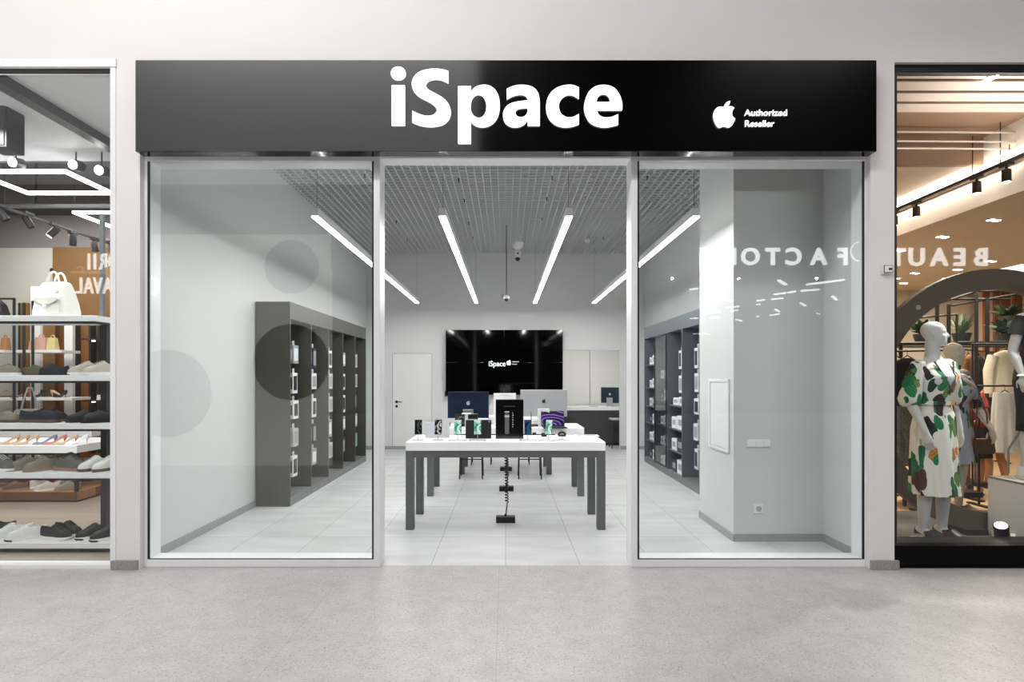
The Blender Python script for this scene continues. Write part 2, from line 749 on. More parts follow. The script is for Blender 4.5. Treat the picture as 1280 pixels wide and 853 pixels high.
scr_purple = screen_art('laptop_screen_purple_waves', [(0.3, rgb(14, 8, 40)), (0.45, rgb(70, 40, 150)), (0.6, rgb(176, 128, 240)), (0.8, rgb(40, 22, 92))], 3.2, 8, 0.95)


def floral(name, base):
    m = bpy.data.materials.new(name)
    m.use_nodes = True
    k = NT(m)
    tc = k.n('ShaderNodeTexCoord')
    nz = k.n('ShaderNodeTexNoise')
    nz.inputs['Scale'].default_value = 3.0
    nz.inputs['Detail'].default_value = 3
    k.l(tc.outputs['Object'], nz.inputs['Vector'])
    ad = k.n('ShaderNodeMix', data_type='VECTOR')
    ad.inputs[0].default_value = 0.16
    k.l(tc.outputs['Object'], ad.inputs[4])
    k.l(nz.outputs['Color'], ad.inputs[5])
    last = None
    prev = None
    for rot, scl, thr, stops in (
            (0.6, 7.2, 0.47, [(0, rgb(24, 104, 68)), (0.22, rgb(16, 48, 36)), (0.4, rgb(176, 112, 48)), (0.52, rgb(40, 28, 22)), (0.72, rgb(30, 120, 80)), (0.88, rgb(70, 44, 30))]),
            (-0.8, 9.8, 0.40, [(0, rgb(26, 110, 74)), (0.3, rgb(32, 24, 21)), (0.55, rgb(96, 124, 66)), (0.66, rgb(18, 66, 48)), (0.86, rgb(180, 124, 62))])):
        mp = k.n('ShaderNodeMapping')
        mp.inputs['Rotation'].default_value = (0, rot, 0)
        mp.inputs['Scale'].default_value = (1.8, 1.0, 0.75)
        k.l(ad.outputs[1], mp.inputs[0])
        v = k.n('ShaderNodeTexVoronoi')
        v.inputs['Scale'].default_value = scl
        k.l(mp.outputs[0], v.inputs['Vector'])
        se = k.n('ShaderNodeSeparateColor')
        k.l(v.outputs['Color'], se.inputs[0])
        rp = ramp(k, stops, 'CONSTANT')
        k.l(se.outputs[0], rp.inputs['Fac'])
        # leaf veins: a fine stripe inside each patch
        wv = k.n('ShaderNodeTexWave')
        wv.inputs['Scale'].default_value = 14
        wv.inputs['Distortion'].default_value = 3
        k.l(mp.outputs[0], wv.inputs['Vector'])
        rpv = ramp(k, [(0.15, (1.5, 1.5, 1.4, 1)), (0.4, (1, 1, 1, 1))])
        k.l(wv.outputs['Fac'], rpv.inputs['Fac'])
        mv = k.n('ShaderNodeMix', data_type='RGBA', blend_type='MULTIPLY')
        mv.inputs[0].default_value = 1
        k.l(rp.outputs['Color'], mv.inputs[6])
        k.l(rpv.outputs['Color'], mv.inputs[7])
        lt = k.n('ShaderNodeMath', operation='LESS_THAN')
        lt.inputs[1].default_value = thr
        k.l(v.outputs['Distance'], lt.inputs[0])
        g2 = k.n('ShaderNodeMath', operation='LESS_THAN')
        g2.inputs[1].default_value = 0.86
        k.l(se.outputs[1], g2.inputs[0])
        mu = k.n('ShaderNodeMath', operation='MULTIPLY')
        k.l(lt.outputs[0], mu.inputs[0])
        k.l(g2.outputs[0], mu.inputs[1])
        mx = k.n('ShaderNodeMix', data_type='RGBA')
        k.l(mu.outputs[0], mx.inputs[0])
        if prev is None:
            mx.inputs[6].default_value = base
        else:
            k.l(prev, mx.inputs[6])
        k.l(mv.outputs[2], mx.inputs[7])
        prev = mx.outputs[2]
    k.l(prev, k.b.inputs['Base Color'])
    k.b.inputs['Roughness'].default_value = 0.8
    return m


floral_white = floral('white_tropical_leaf_print', rgb(226, 224, 218))
floral_blue = floral('pale_blue_leaf_print', rgb(176, 184, 204))

# ---------------------------------------------------------------- the mall in front of the shop
YW, YF, YB = 4.232, 4.28, 11.3       # mall wall face, window frame face, back wall
m = MB().box(-15, 17, -0.6, 4.32, -0.12, 0.0)
struct('floor_mall', m, mall_terrazzo)
m = MB()
m.box(-15, 17, YW, 4.30, 4.005, 9.4)
m.box(-2.9, 2.9, 4.30, 4.44, 4.005, 4.6)
m.box(-2.9, 2.9, YW, 4.44, 3.3, 4.005)
m.box(-15, -3.075, YW, 4.30, 3.975, 4.005)
m.box(-3.075, -2.887, YW, 4.44, 0, 4.005)
m.box(2.882, 3.07, YW, 4.44, 0, 4.005)
struct('wall_front', m, mall_white)
# thin white surround of the shoe shop opening
m = MB()
m.box(-3.118, -3.075, YW - 0.006, 4.34, 0.0, 3.975)
m.box(-15, -3.07, YW - 0.012, 4.34, 3.965, 4.03)
m.box(-15, -3.075, YW + 0.01, 4.34, 0.0, 0.03)
struct('trim_1', m, frame_white)
m = MB().box(-15, -3.118, YW + 0.02, 4.3, 3.952, 3.965)
struct('trim_2', m, dark_metal)
m = MB().box(-3.105, -2.9, YW - 0.022, YW, 0, 0.073)
struct('baseboard_left', m, granite)
m = MB().box(2.875, 3.095, YW - 0.022, YW, 0, 0.073)
struct('baseboard_right', m, granite)

# across the mall: the shop fronts that the windows mirror
YO = -0.6
PPM = 72.8                      # pixels per metre of what the shop window mirrors
opp = mat('grey_mall_wall', rgb(84, 83, 83), 0.6, var=0.02, vs=2)
opp_dark = mat('charcoal_mall_wall', rgb(34, 33, 34), 0.6, var=0.03, vs=2)


def opp_x(px, k=PPM):
    return (px - VX) / k


def opp_z(py, k=PPM):
    return CAMZ + (VY - py) / k


m = MB().box(-15, -0.4, YO - 0.2, YO, 3.98, 9.4)
struct('wall_opposite', m, opp)
m = MB()
m.box(-0.4, 17, YO - 0.2, YO, 3.38, 9.4)
m.box(-3.0, -0.4, YO - 0.2, YO, 3.38, 3.98)
m.box(-15, -6.68, YO - 0.2, YO, 3.1, 3.98)
m.box(-15, 17, -14, -13.8, 0, 3.4)
struct('wall_opposite_dark', m, opp_dark)
m = MB().box(-15, 17, -13.8, YO - 0.2, 3.4, 3.5)
struct('ceiling_opposite', m, opp_dark)
m = MB().box(-15, 17, -13.8, YO, -0.12, 0.0)
struct('floor_opposite', m, mat('beige_floor_opposite', rgb(150, 144, 138), 0.5, var=0.03, vs=3))
m = MB().box(-15, 17, YO - 0.2, 4.44, 9.4, 9.6)
struct('ceiling_mall', m, opp)

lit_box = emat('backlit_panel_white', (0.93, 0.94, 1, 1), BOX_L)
t = thing('backlit_panel', 'broad backlit white panel mirrored in the glossy black sign board', 'light box', (-4.9, YO, 6.3))
obj('panel_frame', MB().box(-4.0, 4.5, 0.0, 0.08, -1.55, 1.35), dark_metal, t)
obj('diffuser', MB().box(-3.95, 4.45, 0.08, 0.1, -1.5, 1.3), lit_box, t)

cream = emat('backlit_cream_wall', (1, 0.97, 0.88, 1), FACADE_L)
disc_m = mat('grey_disc', rgb(40, 46, 52), 0.5)
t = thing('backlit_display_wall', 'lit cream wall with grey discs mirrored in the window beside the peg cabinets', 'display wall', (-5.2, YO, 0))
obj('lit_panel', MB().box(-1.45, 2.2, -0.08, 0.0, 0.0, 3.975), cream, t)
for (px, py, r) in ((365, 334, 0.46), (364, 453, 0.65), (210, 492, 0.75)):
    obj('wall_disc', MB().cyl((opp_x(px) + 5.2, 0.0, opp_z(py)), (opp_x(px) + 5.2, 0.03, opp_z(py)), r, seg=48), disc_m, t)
sign_m = emat('lit_channel_letters', (0.93, 0.98, 1, 1), SIGN_L)


def opp_letters(word, centers, py_base, h, off, label, parts_m, sx=1.0, k=PPM):
    t = thing('shop_sign', label, 'sign', (0, YO + 0.03, 0))
    for ch, px in zip(word, centers):
        text('lettering', ch, h / 0.70, parts_m, t, (opp_x(px, k), 0, opp_z(py_base, k)), (PI / 2, 0, PI), 0.015, off, 'CENTER', sx)
    return t


KS = 73.0
opp_letters('BEAUTY', [1226, 1199, 1173, 1145, 1122, 1098], 332, 0.292, 0.010, 'lit white capital letters mirrored in the fashion shop window', sign_m, k=KS)
opp_letters('FACTORY', [1052.5, 1022, 991, 965, 937, 912, 884], 331, 0.276, 0.010, 'lit white capital letters mirrored in the window beside the white column', sign_m)
t = thing('ring_emblem', 'thin lit white ring mirrored between the two lit words', 'sign', (opp_x(1074), YO + 0.03, opp_z(315)))
n = 40
ringp = [(0.165 * math.cos(2 * PI * k / n), 0, 0.165 * math.sin(2 * PI * k / n)) for k in range(n + 1)]
obj('ring', MB().tube(ringp, 0.009, 8), sign_m, t)
obj('ring_mount', MB().box(-0.02, 0.02, -0.03, -0.012, -0.17, 0.17), dark_metal, t)
opp_letters('IIRO', [112, 119.5, 130, 143], 337, 0.272, 0.004, 'narrow lit capitals mirrored above the wooden bar in the shoe shop window', sign_m, sx=0.62, k=KS)
opp_letters('LAVA', [100, 111.5, 123, 135.5], 367, 0.272, 0.004, 'narrow lit capitals mirrored below the wooden bar in the shoe shop window', sign_m, sx=0.62, k=KS)
opp_letters('G', [192], 369, 0.32, 0.0, 'single lit letter mirrored at the edge of the window beside the shoe shop', sign_m, sx=0.7)
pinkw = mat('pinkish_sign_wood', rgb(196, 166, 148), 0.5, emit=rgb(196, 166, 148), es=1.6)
t = thing('sign_bar', 'pale wooden bar with a scroll mirrored between two rows of letters', 'sign', (0, YO + 0.03, 0))
obj('bar', MB().box(opp_x(90, KS), opp_x(134, KS), -0.02, 0.02, opp_z(342, KS), opp_z(339.6, KS)), pinkw, t)
obj('badge', MB().tube([(opp_x(140, KS), -0.03, opp_z(340.5, KS)), (opp_x(140, KS), 0.02, opp_z(340.5, KS))], 0.13, 24, ell=0.75, up=(1, 0, 0)), pinkw, t)
text('badge_letter', 'U', 0.12, mat('brown_badge_ink', rgb(90, 50, 40), 0.6), t, (opp_x(140, KS), 0.025, opp_z(343.5, KS)), (PI / 2, 0, PI), 0.004, 0, 'CENTER')
obj('scroll', MB().tube([(opp_x(101, KS) + 0.045 * math.cos(a), 0, opp_z(336.5, KS) + 0.04 * math.sin(a)) for a in [i * PI / 8 for i in range(-3, 9)]], 0.014, 8), pinkw, t)

# downlights and tubes of the shops across the mall, seen mirrored in the windows
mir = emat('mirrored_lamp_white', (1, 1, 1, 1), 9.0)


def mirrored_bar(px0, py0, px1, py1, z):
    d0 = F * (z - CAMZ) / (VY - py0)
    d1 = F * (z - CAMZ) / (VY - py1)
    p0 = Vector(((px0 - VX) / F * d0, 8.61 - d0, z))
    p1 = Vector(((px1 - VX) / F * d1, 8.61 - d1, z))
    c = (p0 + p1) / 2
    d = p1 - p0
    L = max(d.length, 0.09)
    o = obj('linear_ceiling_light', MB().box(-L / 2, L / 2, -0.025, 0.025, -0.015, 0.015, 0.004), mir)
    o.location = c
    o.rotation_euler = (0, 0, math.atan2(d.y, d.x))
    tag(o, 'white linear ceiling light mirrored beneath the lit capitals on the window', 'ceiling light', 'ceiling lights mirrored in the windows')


for q in ((1008, 356, 1055, 350), (1001, 364, 1024, 362), (967, 368.5, 982, 366.5), (985, 366, 994, 364.5), (964, 374.5, 979, 373),
          (946, 376, 956, 375), (946, 381, 950, 380.6), (973, 350.5, 982, 356), (1040, 370.5, 1046, 375), (1001, 379, 1007, 382.5),
          (969, 387, 974, 390), (1021, 392, 1024, 393), (946, 395.5, 948, 396), (963, 394.5, 974, 392.5),
          (880, 360, 901, 357), (862, 362, 873, 361), (901, 374.5, 916, 377), (878, 382, 889, 385.5), (908, 384.5, 924, 383.3),
          (884, 392, 900, 390.5), (914, 389, 922, 388), (887, 397.8, 899, 397.4), (920, 399.5, 927, 401.5), (862, 398.5, 873, 398), (866, 417.6, 888, 417.4)):
    mirrored_bar(*q, 3.3)

# ---------------------------------------------------------------- black sign board over the shop
sign = thing('shop_sign_board', 'wide glossy black sign board with white lit lettering above the open doorway', 'sign', (0, 4.13, 0))
obj('board', MB().box(-2.854, 2.86, 0.0, 0.10, 3.258, 3.963, 0.004), fascia_black, sign)


def signpt(cx, cy, ox, oy, s, Y=4.13):
    px, py = ox + cx / s, oy + cy / s
    return ((px - VX) / F * Y, CAMZ + (VY - py) / F * Y)


def sign_loop(pts, ox, oy, s, sub=6):
    return [signpt(x, y, ox, oy, s) for x, y in smooth_outline(pts, sub)]


L1 = (460, 60, 3.5556)
I_ = [[(107, 171, 1), (165, 171, 1), (165, 348, 1), (107, 348, 1)]]
S_ = [[(358, 107, 1), (358, 160, 1), (330, 147), (300, 143), (272, 150), (258, 168), (268, 188), (297, 205), (335, 227), (360, 256), (369, 290), (360, 320), (337, 342), (302, 352), (265, 353), (228, 346), (198, 334, 1), (198, 283, 1), (227, 297), (260, 306), (290, 302), (307, 285), (300, 264), (276, 245), (232, 222), (206, 197), (196, 168), (203, 138), (225, 114), (260, 101), (300, 97), (335, 101)]]
P_ = [[(401, 175, 1), (458, 175, 1), (458, 200, 1), (474, 181), (500, 170), (532, 170), (560, 185), (579, 215), (586, 257), (580, 300), (562, 332), (532, 351), (500, 354), (475, 346), (458, 330, 1), (458, 428, 1), (401, 428, 1)],
      [(457, 262), (462, 232), (478, 214), (498, 211), (516, 224), (526, 255), (523, 288), (510, 309), (490, 315), (470, 305), (459, 285)]]
A_ = [[(617, 186, 1), (650, 173), (690, 169), (730, 178), (755, 204), (763, 240, 1), (763, 348, 1), (710, 348, 1), (709, 322, 1), (693, 343), (665, 354), (635, 352), (610, 335), (600, 305), (607, 275), (630, 253), (665, 243), (709, 237, 1), (706, 221), (693, 212), (670, 210), (642, 217), (617, 231, 1)],
      [(709, 268, 1), (709, 288), (698, 306), (680, 312), (662, 307), (655, 291), (663, 275), (685, 270)]]
C_ = [[(936, 180, 1), (936, 228, 1), (915, 215), (890, 211), (866, 222), (851, 243), (848, 270), (858, 297), (882, 312), (910, 311), (936, 298, 1), (936, 342, 1), (905, 352), (868, 354), (830, 342), (802, 312), (791, 268), (800, 222), (828, 188), (865, 172), (905, 169)]]
E_ = [[(1128, 279, 1), (1127, 245), (1112, 205), (1085, 178), (1045, 169), (1005, 178), (975, 208), (960, 258), (966, 300), (988, 335), (1025, 352), (1065, 354), (1110, 344, 1), (1110, 299, 1), (1080, 311), (1050, 313), (1026, 303), (1014, 279, 1)],
      [(1014, 245, 1), (1020, 223), (1034, 210), (1053, 208), (1070, 220), (1077, 245, 1)]]
for lp in ([[(136 + 33 * math.cos(a), 117 + 29 * math.sin(a)) for a in [2 * PI * k / 28 for k in range(28)]]] + I_, S_, P_, A_, C_, E_):
    loops = []
    for q in lp:
        loops.append(sign_loop(q, *L1) if len(q[0]) > 2 or any(len(p) > 2 for p in q) or len(q) < 20 else [signpt(x, y, *L1) for x, y in q])
    outline_mesh('lettering', loops, sign_white, 0.009, sign, (0, -0.009, 0))

EMBLEM = [(449, 323), (470, 317), (486, 318), (499, 326, 1), (490, 338), (486, 354), (490, 371), (503, 383, 1), (497, 400), (487, 416), (475, 425), (462, 424), (448, 420), (435, 423), (423, 427), (410, 419), (397, 395), (390, 366), (394, 340), (405, 325), (420, 319), (436, 320)]
LEAF = [(447, 320, 1), (449, 308), (459, 294), (476, 288, 1), (474, 301), (464, 315)]


def emblem(parent, m, cx, cz, h, y, ex=0.004, rot=(PI / 2, 0, 0), local=True):
    """bitten-fruit mark, h tall, centred at (cx, cz)"""
    s = h / 139.0
    loops = [[((x - 446) * s, (357 - yy) * s) for x, yy in smooth_outline(q, 4)] for q in (EMBLEM, LEAF)]
    return outline_mesh('emblem', loops, m, ex, parent, (cx, y, cz), rot)


ex_, ez_ = signpt(446, 357, 800, 60, 4.2667)
emblem(sign, sign_white, ex_, ez_, 139 / 4.2667 / F * 4.13, -0.009, 0.009)
x_, z_ = signpt(555, 363, 800, 60, 4.2667)
text('small_lettering', 'Authorized', 0.067, sign_white, sign, (x_, -0.006, z_), ex=0.005, off=0.0, sx=1.08)
x_, z_ = signpt(555, 421, 800, 60, 4.2667)
text('small_lettering', 'Reseller', 0.067, sign_white, sign, (x_, -0.006, z_), ex=0.005, off=0.0, sx=1.05)

# ---------------------------------------------------------------- shop front windows


def shop_window(name, x0, x1, fw0, fw1):
    m = MB()
    m.box(x0, x0 + fw0, YF, 4.45, 0, 3.30, 0.003)
    m.box(x1 - fw1, x1, YF, 4.45, 0, 3.30, 0.003)
    m.box(x0 + fw0, x1 - fw1, YF, 4.45, 0.0, 0.06, 0.003)
    m.box(x0 + fw0, x1 - fw1, YF, 4.45, 3.245, 3.30, 0.003)
    o = struct(name, m, frame_white)
    a, b = x0 + fw0, x1 - fw1
    g = MB().box(a, b, 4.297, 4.309, 0.06, 3.245)
    struct('window_glass', g, glass_shop, o)
    k = MB()
    t = 0.014
    k.box(a, a + t, 4.284, 4.295, 0.06, 3.245)
    k.box(b - t, b, 4.284, 4.295, 0.06, 3.245)
    k.box(a, b, 4.284, 4.295, 0.06, 0.066)
    struct('window_gasket', k, gasket_black, o)
    return o


shop_window('window_1', -2.907, -1.003, 0.045, 0.051)
shop_window('window_2', 1.003, 2.913, 0.051, 0.045)
m = MB().box(-1.003, 1.003, 4.30, 4.45, 3.275, 3.32)
struct('trim_3', m, frame_white)

# ---------------------------------------------------------------- the shop room
m = MB().box(-2.94, 2.94, 4.32, 13.4, -0.12, 0.0)
struct('floor', m, shop_tiles)
m = MB().box(-3.04, -2.94, 4.44, 11.4, 0, 4.6)
struct('wall_left', m, wall_white)
m = MB().box(2.94, 3.04, 4.44, 11.4, 0, 4.6)
struct('wall_right', m, wall_white)
NX0, NX1, NZ = 1.215, 2.42, 2.09
m = MB()
m.box(-3.04, NX0, YB, YB + 0.12, 0, 4.6)
m.box(NX1, 3.04, YB, YB + 0.12, 0, 4.6)
m.box(NX0, NX1, YB, YB + 0.12, NZ, 4.6)
struct('wall_back', m, wall_white)
m = MB()
m.box(NX0 - 0.9, NX0 - 0.8, YB + 0.12, 13.3, 0, 2.6)
m.box(NX1 + 0.4, NX1 + 0.5, YB + 0.12, 13.3, 0, 2.6)
m.box(NX0 - 0.9, NX1 + 0.5, 12.95, 13.05, 0, 2.6)
m.box(NX0 - 0.9, NX1 + 0.5, YB + 0.12, 13.05, 2.3, 2.4)
struct('wall_niche', m, wall_white)
m = MB().box(2.108, 2.94, 4.955, 5.824, 0, 4.5)
struct('wall_column', m, wall_white)
m = MB().box(-3.04, 3.04, 4.44, 11.42, 4.5, 4.6)
struct('ceiling', m, mat('dark_ceiling_void', rgb(146, 150, 151), 0.8, var=0.05, vs=2))
m = MB()
x = -2.9
while x < 2.93:
    m.box(x - 0.004, x + 0.004, 4.45, YB, 4.13, 4.17)
    x += 0.1
y = 4.5
while y < YB:
    m.box(-2.94, 2.94, y - 0.003, y + 0.003, 4.14, 4.165)
    y += 0.1
struct('ceiling_grid', m, mat('light_grey_ceiling_grid', rgb(205, 207, 207), 0.5))
# pipes and ducts above the open grid
m = MB()
for x0, y0, y1 in ((-1.2, 4.6, 11.2), (1.4, 4.6, 11.2)):
    m.tube([(x0, y0, 4.36), (x0, y1, 4.36)], 0.05, 12)
m.box(-2.9, 2.9, 6.6, 7.1, 4.28, 4.49)
m.box(-2.9, 2.9, 9.1, 9.5, 4.28, 4.49)
struct('ceiling_duct', m, mat('galvanised_duct', rgb(150, 156, 160), 0.45, 0.4))
hh = 0.07
m = MB().box(-2.94, -2.925, 4.45, YB, 0, hh)
struct('baseboard_shop_left', m, grey_tile_skirting)
m = MB()
m.box(-2.94, -1.45, YB - 0.012, YB, 0, hh)
m.box(-1.45 + 0.82 - 0.2, NX0, YB - 0.012, YB, 0, hh)
m.box(NX1, 2.94, YB - 0.012, YB, 0, hh)
struct('baseboard_back', m, grey_tile_skirting)
m = MB()
m.box(2.096, 2.925, 4.943, 4.955, 0, hh)
m.box(2.096, 2.108, 4.955, 5.82, 0, hh)
m.box(2.925, 2.94, 4.45, 4.95, 0, hh)
struct('baseboard_column', m, grey_tile_skirting)

# flush door in the back wall
dx0, dx1 = W(490.5, 0, YB)[0], W(540, 0, YB)[0]
dz = W(0, 442, YB)[2]
m = MB().box(dx0 + 0.008, dx1 - 0.008, YB - 0.008, YB + 0.02, 0.006, dz - 0.008, 0.003)
door = struct('door_1', m, mat('off_white_door_leaf', rgb(218, 219, 218), 0.45))
struct('door_gap', MB().box(dx0, dx1, YB - 0.003, YB, 0.0, dz), mat('shadow_gap_grey', rgb(120, 122, 120), 0.7), door)
hx, hz = dx0 + 0.09, W(0, 502.5, YB)[2]
m = MB().cyl((hx, YB - 0.02, hz), (hx, YB - 0.006, hz), 0.028)
m.cyl((hx, YB - 0.06, hz), (hx, YB - 0.01, hz), 0.01)
m.box(hx - 0.01, hx + 0.12, YB - 0.066, YB - 0.05, hz - 0.008, hz + 0.008, 0.003)
struct('door_handle', m, black_plastic, door)
m = MB().cyl((hx, YB - 0.02, hz - 0.095), (hx, YB - 0.006, hz - 0.095), 0.028)
struct('door_lock', m, black_plastic, door)

# ---------------------------------------------------------------- linear lights hung under the grid
LZ, LY0, LY1 = 2.957, 4.80, 10.4
for i, (lx, lab) in enumerate(((-1.71, 'long white LED strip light hung above the peg cabinets'),
                               (-0.567, 'long white LED strip light between the doorway camera rod and the peg cabinet side strip'),
                               (0.569, 'long white LED strip light hung just beside the two ceiling cameras'),
                               (1.71, 'long white LED strip light hung towards the white column'))):
    t = thing('strip_light', lab, 'ceiling light', (lx, LY0, LZ), 0, 'LED strip lights under the ceiling grid')
    LL = LY1 - LY0
    obj('housing', MB().box(-0.031, 0.031, 0, LL, 0.004, 0.078, 0.002), white_plastic, t)
    obj('diffuser', MB().box(-0.029, 0.029, 0.003, LL - 0.003, -0.003, 0.004), strip_emit, t)
    for wy in (0.06, LL - 0.06):
        obj('hanging_wire', MB().cyl((0, wy, 0.078), (0, wy, 1.18), 0.0016, seg=6), dark_metal, t)

# ---------------------------------------------------------------- small ceiling equipment
x, y, z = W(647, 317, 10.4)
t = thing('dome_camera', 'white ceiling camera bracket with dark lens ball beside the inner light strip', 'camera', (x, 10.4, 4.13))
obj('mount', MB().lathe([(0.0, -0.12), (0.05, -0.12), (0.10, -0.08), (0.115, -0.02), (0.115, 0.0), (0.0, 0.0)]), white_plastic, t, True)
obj('body', MB().lathe([(0.0, -0.30), (0.055, -0.30), (0.06, -0.26), (0.06, -0.17), (0.03, -0.15), (0.03, -0.12), (0, -0.12)]), white_plastic, t, True)
obj('lens', MB().ball((0, -0.01, -0.31), 0.05), black_plastic, t, True)
obj('front_sensor', MB().cyl((0, -0.058, -0.22), (0, -0.066, -0.22), 0.018), black_plastic, t)
x, y, z = W(633, 373, 9.2)
t = thing('pendant_camera', 'small white camera on a long thin rod hanging in front of the back wall', 'camera', (x, 9.2, z))
obj('rod', MB().cyl((0, 0, 0.03), (0, 0, 4.13 - z), 0.008, seg=8), dark_metal, t)
obj('body', MB().lathe([(0, -0.01), (0.05, -0.01), (0.055, 0.02), (0.04, 0.045), (0.012, 0.05), (0, 0.05)]), white_plastic, t, True)
obj('lens', MB().ball((0, 0, -0.02), 0.035), black_plastic, t, True)
obj('antenna', MB().box(-0.075, -0.062, -0.006, 0.006, 0.0, 0.075, 0.002), black_plastic, t)
for (px, py, Y, lab) in ((505, 209, 5.95, 'round white smoke detector on the grid ceiling just inside the doorway'), (735, 308, 10.2, 'small round white detector on the grid ceiling near the back wall')):
    x, y, z = W(px, py, Y)
    t = thing('smoke_detector', lab, 'detector', (x, Y, 4.13))
    obj('base', MB().lathe([(0, -0.02), (0.07, -0.02), (0.07, 0), (0, 0)]), white_plastic, t, True)
    obj('cap', MB().lathe([(0, -0.045), (0.045, -0.045), (0.06, -0.02), (0, -0.02)]), white_plastic, t, True)
    obj('ceiling_plate', MB().box(-0.08, 0.08, -0.08, 0.08, 0.0, 0.004), white_plastic, t)
hk = mat('black_hook', rgb(20, 20, 20), 0.6)
for q, (px, py) in enumerate(((573.5, 225), (580.5, 250.5), (495.5, 277.5), (456, 220), (690, 222), (683.5, 248.5), (677.5, 274), (586, 279), (509, 300), (754, 298), (591, 297.5), (809, 222))):
    Y = F * 2.60 / (VY - py)
    x = (px - VX) / F * Y
    o = obj('grid_hanger', MB().box(-0.006, 0.006, -0.006, 0.006, 0.0, 0.05).box(-0.012, 0.012, -0.004, 0.004, 0.04, 0.05), hk)
    o.location = (x, Y, 4.085)
    tag(o, 'tiny black hanger clip dangling under the grid ceiling', 'hanger', 'hanger clips under the grid ceiling')

# ---------------------------------------------------------------- fittings on the column and pillar
t = thing('access_hatch', 'white framed access hatch on the side of the white column', 'hatch', (2.108, 5.28, 1.14))
z0, z1 = -0.34, 0.36
m = MB()
m.box(-0.018, -0.0005, -0.24, 0.24, z0, z0 + 0.03, 0.003)
m.box(-0.018, -0.0005, -0.24, 0.24, z1 - 0.03, z1, 0.003)
m.box(-0.018, -0.0005, -0.24, -0.21, z0 + 0.03, z1 - 0.03, 0.003)
m.box(-0.018, -0.0005, 0.21, 0.24, z0 + 0.03, z1 - 0.03, 0.003)
obj('frame', m, white_plastic, t)
obj('panel', MB().box(-0.010, -0.0005, -0.205, 0.205, z0 + 0.035, z1 - 0.035, 0.002), white_plastic, t)
x, y, z = W(947.5, 636, 4.955)
t = thing('wall_socket', 'white power socket low on the front of the white column', 'socket', (x, 4.955, z))
m = MB().box(-0.042, 0.042, -0.011, 0, -0.042, 0.042, 0.004)
obj('plate', m, white_plastic, t)
m = MB().lathe([(0.024, 0), (0.026, 0.004), (0.0225, 0.004), (0.021, 0)], seg=24)
m.xf(Matrix.Translation((0, -0.011, 0)) @ Matrix.Rotation(PI / 2, 4, 'X'))
obj('socket_ring', m, mat('light_grey_plastic', rgb(170, 172, 172), 0.4), t)
obj('socket_well', MB().cyl((0, -0.0125, 0), (0, -0.0105, 0), 0.02), mat('light_grey_plastic', rgb(170, 172, 172), 0.4), t)
x, y, z = W(948, 554.5, 4.955)
t = thing('wall_switch', 'triple white light switch at waist height on the column front', 'switch', (x, 4.955, z))
obj('plate', MB().box(-0.11, 0.11, -0.008, 0, -0.036, 0.036, 0.003), white_plastic, t)
for q in (-0.071, 0, 0.071):
    obj('rocker', MB().box(q - 0.03, q + 0.03, -0.014, -0.008, -0.03, 0.03, 0.003), white_plastic, t)
x, y, z = W(1107, 337.5, YW)
t = thing('access_reader', 'small white reader box with dark rim on the pillar by the fashion shop', 'sensor', (x, YW, z))
obj('case', MB().box(-0.038, 0.038, -0.03, 0, -0.038, 0.038, 0.004), white_plastic, t)
obj('rim', MB().box(-0.036, 0.036, -0.034, -0.03, -0.03, 0.03, 0.003), dark_metal, t)
obj('face', MB().box(-0.031, 0.031, -0.036, -0.034, -0.025, 0.025), white_plastic, t)
obj('slot', MB().box(0.0, 0.026, -0.038, -0.036, -0.009, 0.008), black_plastic, t)

# ---------------------------------------------------------------- video wall
x0, _, z1 = W(557, 412.5, 11.14)
x1, _, z0 = W(703.5, 494, 11.14)
tv = thing('video_wall', 'large black video wall of four screens with small white lettering on the back wall', 'screen', ((x0 + x1) / 2, 11.14, z0))
w2 = (x1 - x0) / 2
h2 = (z1 - z0) / 2
for sx in (-1, 0):
    for sz in (0, 1):
        obj('screen_panel', MB().box(sx * w2 + 0.0015, (sx + 1) * w2 - 0.0015, 0, 0.06, sz * h2 + 0.0015, (sz + 1) * h2 - 0.0015, 0.002), screen_black, tv)
obj('wall_mount', MB().box(-w2 * 0.8, w2 * 0.8, 0.06, 0.16, 0.15, 2 * h2 - 0.15), black_plastic, tv)
obj('cable_box', MB().box(-w2 - 0.02, -w2 + 0.06, 0.02, 0.1, -0.03, 0.08, 0.004), black_plastic, tv)
lit_text = emat('lit_screen_text', (0.9, 0.97, 1, 1), 1.0)
tx, _, tz = W(610.5, 458, 11.14)
text('screen_lettering', 'iSpace', 0.155, lit_text, tv, (tx - tv.location.x, -0.002, tz - z0), ex=0.0005, off=0.001, sx=0.92)
ax, _, az = W(636, 453.5, 11.14)
emblem(tv, lit_text, ax - tv.location.x, az - z0, 0.11, -0.002, 0.0005)
tx, _, tz = W(640.5, 453, 11.14)
text('screen_lettering', 'Authorized', 0.03, lit_text, tv, (tx - tv.location.x, -0.002, tz - z0), ex=0.0005)
tx, _, tz = W(640.5, 456, 11.14)
text('screen_lettering', 'Reseller', 0.03, lit_text, tv, (tx - tv.location.x, -0.002, tz - z0), ex=0.0005)

# ---------------------------------------------------------------- display tables
TZ = 0.873


